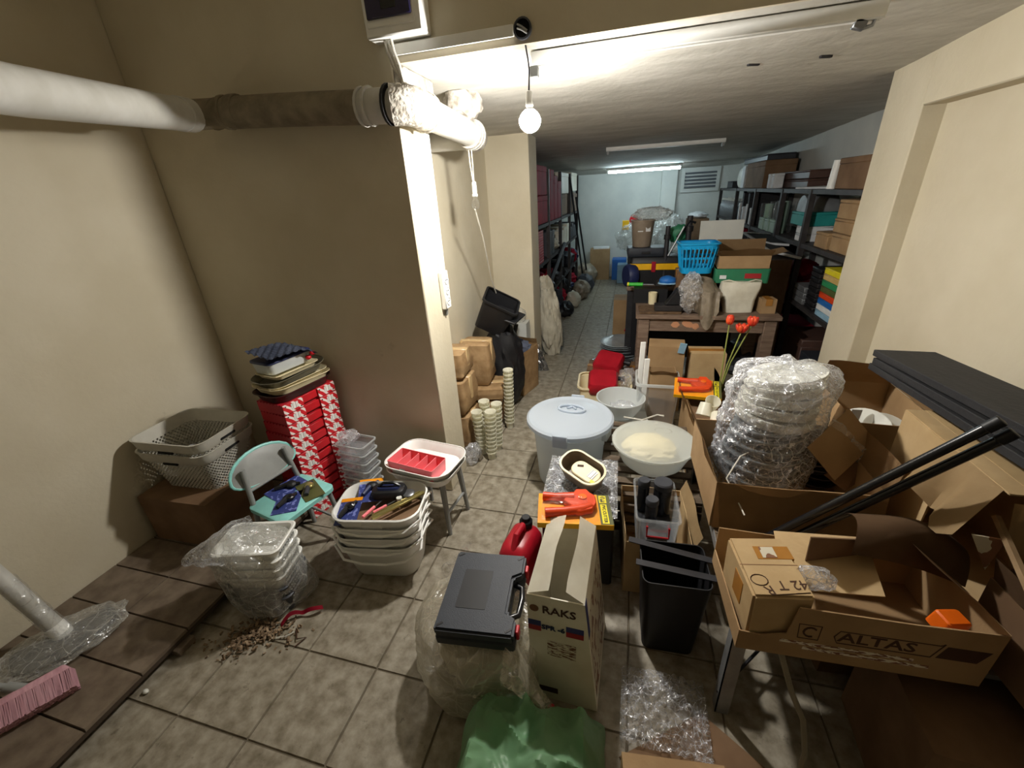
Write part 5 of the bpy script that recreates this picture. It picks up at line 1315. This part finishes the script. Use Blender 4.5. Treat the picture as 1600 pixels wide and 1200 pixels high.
# bench behind the table with tools
t = thing('work_bench', 'dark bench behind the wooden table', 'bench', (.50, 4.68, 0))
G().box(-.52, .52, -.30, .30, .80, .845).build('benchtop', 'wood_table', t, bev=.003)
for x in (-1, 1):
    for y in (-1, 1): G().box(-.03, .03, -.03, .03, 0, .80).build('leg', 'dark_steel', t, (x*.48, y*.26, 0))
G().box(-.50, .50, -.28, -.27, .1, .8).build('front_board', 'black', t)
t = thing('tool_box', 'black toolbox with yellow band on the bench', 'toolbox', (.235, 4.56, .847), 0)
G().rings([rr(.44, .26, .03, 0), rr(.46, .28, .03, .15)]).build('body', 'black', t, bev=.003)
G().rings([rr(.468, .288, .03, .15), rr(.468, .288, .03, .21)]).build('yellow_band', 'gold_yellow', t, bev=.003)
G().rings([rr(.47, .29, .03, .21), rr(.45, .27, .03, .27)]).build('lid', 'black', t, bev=.004)
for x in (-.01,): G().box(-.02, .02, -.152, -.14, .13, .23).build('latch', 'red_dark', t, (x, 0, 0), bev=.003)
t = thing('grey_case', 'flat grey plastic case on the toolbox', 'case', (.14, 4.56, 1.12), .03)
G().rings([rr(.34, .24, .02, 0), rr(.36, .26, .025, .04), rr(.35, .25, .025, .085)]).build('body', 'grey_plastic' if False else 'black_case', t, bev=.004)
G().box(-.04, .04, -.14, -.125, .03, .05).build('handle', 'black', t, bev=.003)
t = thing('brown_pail', 'brown plastic pail with white film on the grey case', 'pail', (.10, 4.57, 1.207))
G().lathe([(.085, 0), (.088, .004), (.11, .235), (.118, .238), (.118, .25), (.105, .25), (.084, .01)], 28).build('pail_body', 'brown_pail', t)
plate('pail_print', 'paper', t, .05, .05, (.05, -.09, .17), (PI/2-.1, 0, .5)); plate('pail_print', 'paper', t, .05, .008, (-.02, -.104, .15), (PI/2-.1, 0, -.1))
tag(G().blob((0, 0, 0), (.16, .10, .06), .5, 3, 41, 4).build('white_film', 'film_hazy', None, (.19, 4.66, 1.50)), 'white film crumpled over the top of the brown pail', 'film')
for k, (x, y, z0, z1, r_) in enumerate(((.33, 4.44, .847, 1.40, .022), (.52, 4.48, .847, 1.48, .026))):
    t = thing('tool_post', ('shorter', 'taller')[k]+' dark steel post standing on the bench', 'post', (x, y, z0), 0, 'steel posts on the bench')
    G().tube([(0, 0, 0), (0, 0, z1-z0)], r_, 14).build('column', 'dark_steel', t, bev=.002)
    G().tube([(0, 0, (z1-z0)*.78), (0, 0, (z1-z0)*.86)], r_*1.5, 14).build('collar', 'black', t, bev=.003)
    G().rings([rr(.16, .14, .02, 0), rr(.13, .11, .02, .05)]).build('foot', 'sander', t, bev=.004)
    if k: G().tube([(-.10, .0, (z1-z0)*.70), (.0, -.02, (z1-z0)*.93), (.05, -.02, (z1-z0)*.9)], .012, 8).build('lever', 'black_gloss', t)
tag(G().tube([(-.07, 0, 0), (.05, .01, .26)], .009, 8).build('steel_rod', 'zinc', None, (.42, 4.42, 1.13)), 'bright steel rod leaning between the two posts', 'rod')
tag(G().blob((0, 0, 0), (.09, .06, .08), .5, 3, 43, 3).build('green_bundle', 'dark_green', None, (.45, 4.58, 1.31)), 'green bundle behind the steel posts', 'bundle')
carton('dark carton on the bench behind the blue basket', (.78, 4.60, .847), 0, .40, .24, .36, 'card_dark')
tag(G().box(-.185, .185, -.01, .01, 0, .22).build('white_board', 'plaster_far', None, (.80, 4.46, 1.21), (-.06, 0, 0), bev=.002), 'plain white board standing behind the blue basket', 'board')
tag(G().lathe([(.0, -.05), (.10, -.05), (.115, -.03), (.115, .03), (.10, .05), (0, .05)], 28).build('blue_drum', 'navy', None, (.01, 4.44, .94), (0, PI/2, .4)), 'dark blue drum beside the toolbox', 'drum')
t = thing('screwdriver', 'big green screwdriver on the table end before the toolbox', 'screwdriver', (.10, 4.2, .90), -.1)
G().tube([(-.10, 0, .0), (-.02, 0, 0), (.03, 0, 0)], .018, 10).build('handle', 'lime', t)
G().tube([(-.115, 0, 0), (-.098, 0, 0)], .019, 10).build('handle_end', 'yellow', t)
G().tube([(.03, 0, 0), (.13, 0, 0)], .005, 6).build('shaft', 'steel', t)
carton('dark box at the back of the table under the screwdriver', (.20, 4.14, .752), 0, .30, .14, .13, 'black', tape=None)
t = thing('cloth_hat', 'blue cloth hat with pale brim behind the sander', 'hat', (.345, 4.12, .93))
G().blob((0, 0, .02), (.075, .06, .045), .15, 2, 5, 3, flat=-.002).build('crown', 'blue', t); G().rings([rr(.17, .12, .05, -.004), rr(.16, .11, .05, .006)]).build('brim', 'light_blue', t)
t = thing('cream_cup', 'small cream pot behind the sander', 'pot', (.22, 4.03, .752))
G().lathe([(.03, 0), (.035, .004), (.04, .11), (.036, .11), (.03, .006)], 18).build('pot_body', 'cream_plastic', t)
# ================================================================== shelves
def shelf_unit(label, x0, x1, ys, zs, m, top):
    t = thing('steel_shelf', label, 'shelf', ((x0+x1)/2, (ys[0]+ys[-1])/2, 0))
    cx, cy = (x0+x1)/2, (ys[0]+ys[-1])/2
    for y in ys:
        for x in (x0, x1):
            G().box(-.022, .022, -.022, .022, 0, top).build('post', m, t, (x-cx, y-cy, 0), smooth=False)
    for z in zs:
        for a, b_ in zip(ys, ys[1:]):
            G().box(x0-cx-.015, x1-cx+.015, a-cy+.001, b_-cy-.001, z-.035, z).build('shelf_board', m, t, smooth=False)
    return t
LS = [4.42, 5.4, 6.35, 7.3, 8.3]
shelf_unit('dark left shelf full of red boxes', -1.40, -1.0, LS, [.15, .55, 1.0, 1.42], 'shelf_steel', 2.0)
RS = [3.42, 4.38, 5.15, 6.2, 7.3, 8.6]
shelf_unit('dark right shelf stacked with boxes and bottles', 1.45, 1.83, RS, [.15, .745, 1.222, 1.652], 'shelf_steel', 1.65)

def blk(name, label, cat, x0, x1, y0, y1, z0, z1, m, group=None, bev=.006, rz=0):
    """one plain packed box standing square on a shelf"""
    t = thing(name, label, cat, ((x0+x1)/2, (y0+y1)/2, z0+.001), rz, group)
    a, b_, h = (x1-x0)/2, (y1-y0)/2, z1-z0
    G().box(-a, a, -b_, b_, 0, h*.82).build('body', m, t, bev=bev)
    G().box(-a-.002, a+.002, -b_-.002, b_+.002, h*.80, h).build('lid', m, t, bev=bev)
    return t
od = ['lowest', 'second', 'third', 'fourth', 'fifth', 'sixth', 'seventh', 'eighth', 'ninth', 'tenth', 'eleventh', 'topmost']
# left shelf
for i in range(12): blk('red_box', 'flat red box, %s of the pile low on the left shelf' % od[i], 'box', -1.38, -.995, 4.47, 5.05, 1.001+.03*i, 1.028+.03*i, 'red_box', 'flat red boxes on the left shelf', .002)
blk('red_carton', 'lower big dark red carton at the near end of the left shelf', 'box', -1.38, -.99, 4.46, 5.32, 1.425, 1.72, 'red_dark')
blk('red_carton', 'upper big dark red carton at the near end of the left shelf', 'box', -1.38, -.99, 4.46, 5.30, 1.725, 2.02, 'red_dark')
for k in range(3): blk('red_carton', 'tall dark red carton, %s in the second bay of the left shelf' % ('first', 'second', 'third')[k], 'box', -1.38, -.98, 5.46+.29*k, 5.73+.29*k, 1.425, 2.0-.06*k, 'red_dark', 'tall red cartons in the second bay')
tag(G().blob((0, 0, 0), (.14, .2, .09), .45, 3, 51, 3).build('white_bag', 'sackcloth', None, (-1.12, 6.0, 1.10)), 'white bag on the left shelf below the tall red cartons', 'bag')
blk('white_carton', 'white carton standing high in the third bay of the left shelf', 'box', -1.38, -1.0, 6.42, 7.2, 1.72, 2.0, 'card_white')
blk('brown_carton', 'brown carton under the white one in the third bay', 'box', -1.38, -1.02, 6.42, 7.2, 1.425, 1.715, 'card_dark')
blk('white_carton', 'white carton at the far end of the left shelf', 'box', -1.38, -.98, 7.4, 8.1, 1.75, 2.02, 'card_white')
for k in range(3): blk('brown_board', 'dark brown slab, %s at the far end of the left shelf' % od[k], 'slab', -1.38, -.98, 7.4+.25*k, 7.62+.25*k, 1.425, 1.745-.02*k, 'wood_table', 'dark slabs on the left shelf')
for k in range(3): blk('white_carton', 'small white carton, %s along the middle of the left shelf' % od[k], 'box', -1.36, -1.0, 6.45+.28*k, 6.68+.28*k, 1.001, 1.22+.03*k, 'card_white', 'small white cartons on the left shelf')
random.seed(23)
dm = ['black', 'dark_grey', 'navy', 'black_case', 'leather_brown', 'red_dark', 'black_gloss', 'dark_steel']
bays = ['first', 'second', 'third', 'fourth']
lv = [(.151, 'bottom'), (.551, 'lower')]
for b_ in range(4):
    for z, nm in lv:
        y = LS[b_]+.06; k = 0
        while y < LS[b_+1]-.16:
            dy = random.uniform(.16, .3); h = random.uniform(.14, .34)
            mm = random.choice(dm)
            kind = random.choice(('case', 'drum', 'bag'))
            lbl = '%s, %s on the %s board of the left shelf, %s bay' % ({'case': 'dark tool case', 'drum': 'dark round drum', 'bag': 'dark lumpy bundle'}[kind], od[k], nm, bays[b_])
            if kind == 'case': blk('dark_case', lbl, 'case', -1.37, -1.0+random.uniform(-.05, .02), y, y+dy-.02, z, z+h, mm)
            elif kind == 'drum':
                t = thing('dark_drum', lbl, 'drum', (-1.15, y+dy/2, z+.001))
                G().lathe([(dy*.4, 0), (dy*.44, .01), (dy*.44, h*.9), (dy*.36, h*.94)], 20).build('drum_body', mm, t); G().lathe([(dy*.2, h*.94), (dy*.2, h), (0, h)], 16).build('cap', 'zinc', t)
            else: tag(G().blob((0, 0, h*.45), (.16, dy*.5, h*.5), .4, 3, k+b_*3, 3, flat=.001).build('dark_bundle', mm, None, (-1.12, y+dy/2, z)), lbl, 'bundle')
            y += dy; k += 1
for k in range(4): blk('dark_case', 'black case, %s on the middle board of the far bay' % od[k], 'case', -1.36, -1.0, 7.38+.22*k, 7.57+.22*k, 1.001, 1.2+.04*(k % 2), 'black_case')
for k in range(2): blk('dark_case', 'dim case, %s on the middle board of the second bay' % od[k], 'case', -1.36, -1.0, 5.46+.2*k, 5.64+.2*k, 1.001, 1.30, 'dark_grey')
for k, (y0, y1, x) in enumerate(((7.2, 8.5, -.9), (7.5, 8.75, -.84))):
    tag(G().tube([(x-.08, y0, 1.95-.3*k), (x+.03, y1, .02)], .016, 6).build('steel_bar', 'dark_steel'), ('longer', 'shorter')[k]+' dark bar leaning on the far end of the left shelf', 'bar')
tag(G().tube([(-.97, 5.0, .62), (-.95, 6.4, 1.05)], .03, 8).build('grey_pole', 'dark_steel'), 'grey pole slanting across the front of the left shelf', 'pole')
for k, (x, y, s_, mm, nm) in enumerate(((-.88, 6.9, .13, 'sackcloth', 'off-white'), (-.82, 7.5, .16, 'bag_brown', 'brown'), (-.80, 8.0, .17, 'dark_grey', 'grey'), (-.92, 6.3, .12, 'black', 'black'), (-.86, 8.7, .22, 'bag_brown', 'large brown'))):
    tag(G().blob((0, 0, s_*.8), (s_*.9, s_*1.2, s_), .45, 3, k+60, 3, flat=.002).build('lumpy_bag', mm, None, (x, y, 0)), '%s lumpy bag on the floor along the left shelf' % nm, 'bag')

# right shelf, top board
Z3 = 1.652
t = blk('brown_suitcase', 'large brown wrapped box on top of the right shelf by the pillar', 'box', 1.47, 1.8, 3.52, 4.02, Z3, 1.86, 'card_dark', rz=.02)
blk('brown_carton', 'brown carton beside the wrapped box, half behind the pillar', 'box', 1.47, 1.8, 3.30, 3.50, Z3, 1.85, 'card')
t = thing('card_tube', 'pale upright card tube on the top board left of the wrapped box', 'tube', (1.48, 4.12, Z3+.001), rot=(0, .06, 0)); G().lathe([(.03, 0), (.03, .2), (.025, .2), (.025, .004)], 16).build('tube_body', 'white_plastic', t)
tag(G().box(-.12, .12, -.3, .3, 0, .012).build('rolled_sheets', 'paper', None, (1.60, 4.55, Z3+.001), (0, 0, .1)), 'flat papers on the top board of the right shelf', 'paper')
for k in range(2): blk('striped_box', 'white edged dark box, %s upright on the top board' % ('left', 'right')[1-k], 'box', 1.46, 1.56, 5.62+.16*k, 5.70+.16*k, Z3, 1.80, 'paper')
for k in range(2): blk('dark_slab', 'dark ribbed slab, %s of two on the top board' % ('lower', 'upper')[k], 'slab', 1.58, 1.8, 4.95, 5.95, Z3+.08*k, Z3+.075+.08*k, 'leather_brown')
blk('brown_panel_box', 'big dark brown box standing on the top board of the right shelf', 'box', 1.47, 1.8, 6.1, 7.0, Z3, 1.95, 'card_dark')
blk('long_dark_box', 'long dark box lying on the big brown box', 'box', 1.50, 1.8, 6.2, 7.4, 1.952, 2.02, 'dark_grey')
blk('white_pack', 'white pack standing left of the big brown box', 'pack', 1.47, 1.7, 7.1, 7.28, Z3, 1.93, 'paper')
t = thing('round_plate', 'white round plate standing on the top board', 'plate', (1.5, 7.5, Z3+.131), rot=(0, PI/2, .2)); G().lathe([(0, 0), (.1, 0), (.13, .012), (.13, .018), (.1, .008), (0, .008)], 28).build('plate_body', 'white_dish', t)
blk('small_dark_box', 'small dark box at the far end of the top board', 'box', 1.48, 1.7, 7.9, 8.3, Z3, 1.75, 'dark_grey')
# middle board
Z2 = 1.222
for k, (y0, y1, z0, h, x) in enumerate(((3.50, 3.86, 0, .13, 1.47), (3.90, 4.14, 0, .12, 1.46), (3.56, 3.90, .132, .10, 1.48), (3.46, 3.86, .234, .13, 1.47))):
    blk('brown_carton', ('wide brown carton low on the middle board by the pillar', 'brown carton beside the wide one on the middle board', 'flat brown carton second up on the middle board', 'brown carton topmost under the top board by the pillar')[k], 'box', x, 1.8, y0, y1, Z2+z0, Z2+z0+h, 'card')
tag(G().box(-.004, .004, -.07, .07, 0, .18).build('white_sheet', 'paper', None, (1.455, 3.33, Z2+.002), (0, -.05, 0)), 'white sheet standing at the pillar on the middle board', 'sheet')
blk('white_small_box', 'lower small white box left of the brown cartons on the middle board', 'box', 1.46, 1.7, 4.42, 4.62, Z2, Z2+.062, 'paper')
blk('white_small_box', 'upper small white box left of the brown cartons on the middle board', 'box', 1.46, 1.7, 4.42, 4.62, Z2+.064, Z2+.126, 'paper')
blk('teal_box', 'teal box with grey rounded top on the middle board', 'box', 1.46, 1.75, 4.43, 4.82, Z2+.127, Z2+.24, 'teal')
tag(G().at((0, 0, 0), (0, PI/2, 0)).lathe([(.13, 0), (.13, .25)], 28).build('grey_disc', 'zinc', None, (1.48, 4.66, Z2+.25), (0, 0, 0), bev=.004), 'grey round thing on the teal box', 'disc')
for k in range(9):
    t = thing('glass_vase', 'tall clear glass, %s in the row on the middle board' % od[k], 'glass', (1.50+.09*(k % 2), 5.22+.10*k*.9, Z2+.001), 0, 'clear glasses on the right shelf')
    G().lathe([(.035, 0), (.038, .004), (.042, .30-.03*(k > 5)), (.039, .30-.03*(k > 5)), (.034, .008)], 16).build('glass_body', 'green_glass' if k % 3 == 0 else 'glass', t)
for k in range(3): blk('glass_box', 'pale green glass box, %s before the tall glasses' % od[k], 'box', 1.44, 1.49, 5.22+.22*k, 5.40+.22*k, Z2, Z2+.13, 'green_glass')
for k in range(3): blk('dark_case', 'tall dark case, %s upright in the fourth bay of the right shelf' % od[k], 'case', 1.47, 1.8, 6.28+.32*k, 6.36+.32*k, Z2, Z2+.37, 'black_board', 'tall dark cases on the right shelf')
for k in range(4): blk('white_pack', 'white narrow pack, %s in the fourth bay of the right shelf' % od[k], 'pack', 1.46, 1.6, 6.40+.22*k, 6.46+.22*k, Z2+.0, Z2+.20+.04*(k % 2), 'paper', 'white packs on the right shelf')
b0_ = None
for k in range(24):
    r_, c = divmod(k, 12)
    lo = (1.47+.09*r_, 7.36+.10*c, Z2+.001)
    lb = 'silver capped bottle, %s of the %s row at the far end of the right shelf' % (od[c], ('front', 'back')[r_])
    if b0_ is None:
        b0_ = thing('silver_bottle', lb, 'bottle', lo, 0, 'silver bottles on the right shelf')
        G().lathe([(.03, 0), (.032, .004), (.032, .17), (.012, .21), (.012, .25)], 14).build('bottle_body', 'steel', b0_)
        G().lathe([(.014, .25), (.014, .28), (0, .282)], 12).build('cap', 'white_dish', b0_)
    else: dup(b0_, lo, 0, lb)
# lower board
Z1 = .745
for k, mm in enumerate(('light_blue', 'paper', 'blue', 'orange_red', 'leaf', 'green', 'card_yellow', 'yellow')):
    blk('book_box', '%s flat box in the near pile on the lower right board' % ('pale blue', 'white', 'blue', 'rust', 'olive', 'green', 'tan', 'yellow')[k], 'box', 1.45, 1.75, 3.48, 3.78, Z1+.046*k, Z1+.046*k+.044, mm, 'flat boxes on the lower right board', .003)
for k in range(9): blk('black_tray', 'black tray with pale edge, %s of the pile beside the flat boxes' % od[k], 'tray', 1.45, 1.75, 3.84, 4.02, Z1+.038*k, Z1+.038*k+.032, 'dark_steel' if k % 2 else 'black', 'black trays on the right shelf', .003)
for k in range(3): blk('grey_box', 'grey flat box, %s of the pile next to the black trays' % od[k], 'box', 1.45, 1.75, 4.08, 4.32, Z1+.05*k, Z1+.05*k+.045, 'zinc', 'grey boxes on the right shelf', .003)
tag(G().blob((0, 0, .09), (.12, .18, .09), .3, 3, 71, 3, flat=.001).build('red_bag', 'red_dark', None, (1.58, 4.60, Z1+.12)), 'upper dark red bag on the lower right board', 'bag')
tag(G().blob((0, 0, .06), (.13, .22, .07), .3, 3, 72, 3, flat=.001).build('red_bag', 'red_can', None, (1.57, 4.66, Z1)), 'lower dark red bag on the lower right board', 'bag')
blk('white_pack', 'white pack at the left of the red bags', 'pack', 1.45, 1.7, 4.95, 5.1, Z1, Z1+.12, 'paper')
for k in range(6): blk('dark_case', 'dark case, %s along the lower right board far bays' % od[k], 'case', 1.46, 1.8, (5.2, 5.68, 6.24, 6.76, 7.34, 7.86)[k], (5.64, 6.14, 6.72, 7.24, 7.82, 8.4)[k], Z1, Z1+.2+.1*(k % 2), dm[k % 8])
for k in range(5): blk('dark_case', 'dark case, %s on the bottom board of the right shelf' % od[k], 'case', 1.46, 1.8, (3.46, 3.90, 4.43, 5.2, 5.7)[k], (3.88, 4.33, 5.08, 5.66, 6.14)[k], .151, .40+.08*(k % 2), dm[(k+3) % 8])
tag(G().blob((0, 0, .14), (.2, .25, .15), .4, 3, 77, 4, flat=.002).build('grey_sack', 'dark_grey', None, (1.15, 4.35, 0)), 'grey sack on the dark floor right of the table', 'sack')
# black umbrella-like sheet and dark trays over the shelf front
for k, (x, y, z, ry) in enumerate(((1.30, 4.55, 1.15, .25), (1.32, 5.0, 1.19, .1))):
    t = thing('dark_sheet', ('nearer', 'farther')[k]+' dark pale-edged sheet jutting from the right shelf over the cartons', 'sheet', (x, y, z), rot=(.1, ry, .1))
    G().box(-.13, .13, -.25, .25, 0, .012).build('sheet_body', 'black_board', t, bev=.003)
    for q in (-1, 1): G().box(-.13, .13, q*.25-.012, q*.25+.012, .0, .018).build('pale_edge', 'paper', t)
    G().box(-.145, -.125, -.25, .25, 0, .018).build('pale_edge', 'paper', t)
carton('dark tall carton between table and right shelf', (1.28, 4.75, .002), 0, .24, .8, 1.08, 'card_dark', tape=None)
# far end
carton('brown carton on the floor at the far end wall', (-.62, 9.28, .002), .03, .40, .30, .62, 'card', tape=None)
tag(G().box(-.16, .16, -.11, .11, 0, .03).build('white_papers', 'paper', None, (-.60, 9.28, .624), (0, 0, .1)), 'white papers on the far brown carton', 'paper')
blk('blue_crate', 'blue crate at the far end wall', 'crate', -.36, -.08, 9.1, 9.4, 0, .42, 'blue')
blk('pale_blue_tub', 'pale blue tub before the far blue crate', 'tub', -.24, .14, 8.75, 9.05, 0, .36, 'light_blue')
blk('dark_cabinet', 'dark cabinet under the white film heap at the far end', 'cabinet', -.05, .75, 8.4, 8.72, 0, .62, 'dark_grey')
tag(G().blob((0, 0, .26), (.34, .2, .27), .45, 3, 81, 4, flat=.002).build('film_heap', 'film_hazy', None, (.12, 8.56, .63)), 'heap of white film at the far end', 'film')
t = thing('red_reel', 'red and yellow thing on top of the far film heap', 'reel', (.02, 8.62, 1.13)); G().at((0, 0, .07), (PI/2, 0, 0)).lathe([(.08, -.05), (.08, .05)], 16).build('drum', 'red', t); G().box(-.2, -.08, -.05, .05, -.1, .06).build('yellow_block', 'gold_yellow', t)
tag(G().blob((0, 0, .3), (.24, .2, .33), .4, 3, 83, 4, flat=.002).build('white_bag', 'film_hazy', None, (.66, 8.56, .63)), 'large white bag at the right of the far heap', 'bag')
blk('tall_carton', 'tall grey carton under the vent', 'box', 1.0, 1.36, 8.9, 9.25, 0, 1.15, 'card_dark')
tag(G().blob((0, 0, .05), (.16, .14, .06), .4, 3, 84, 3, flat=.002).build('white_crumple', 'paper', None, (1.18, 9.07, 1.152)), 'white crumpled paper on the tall grey carton', 'paper')
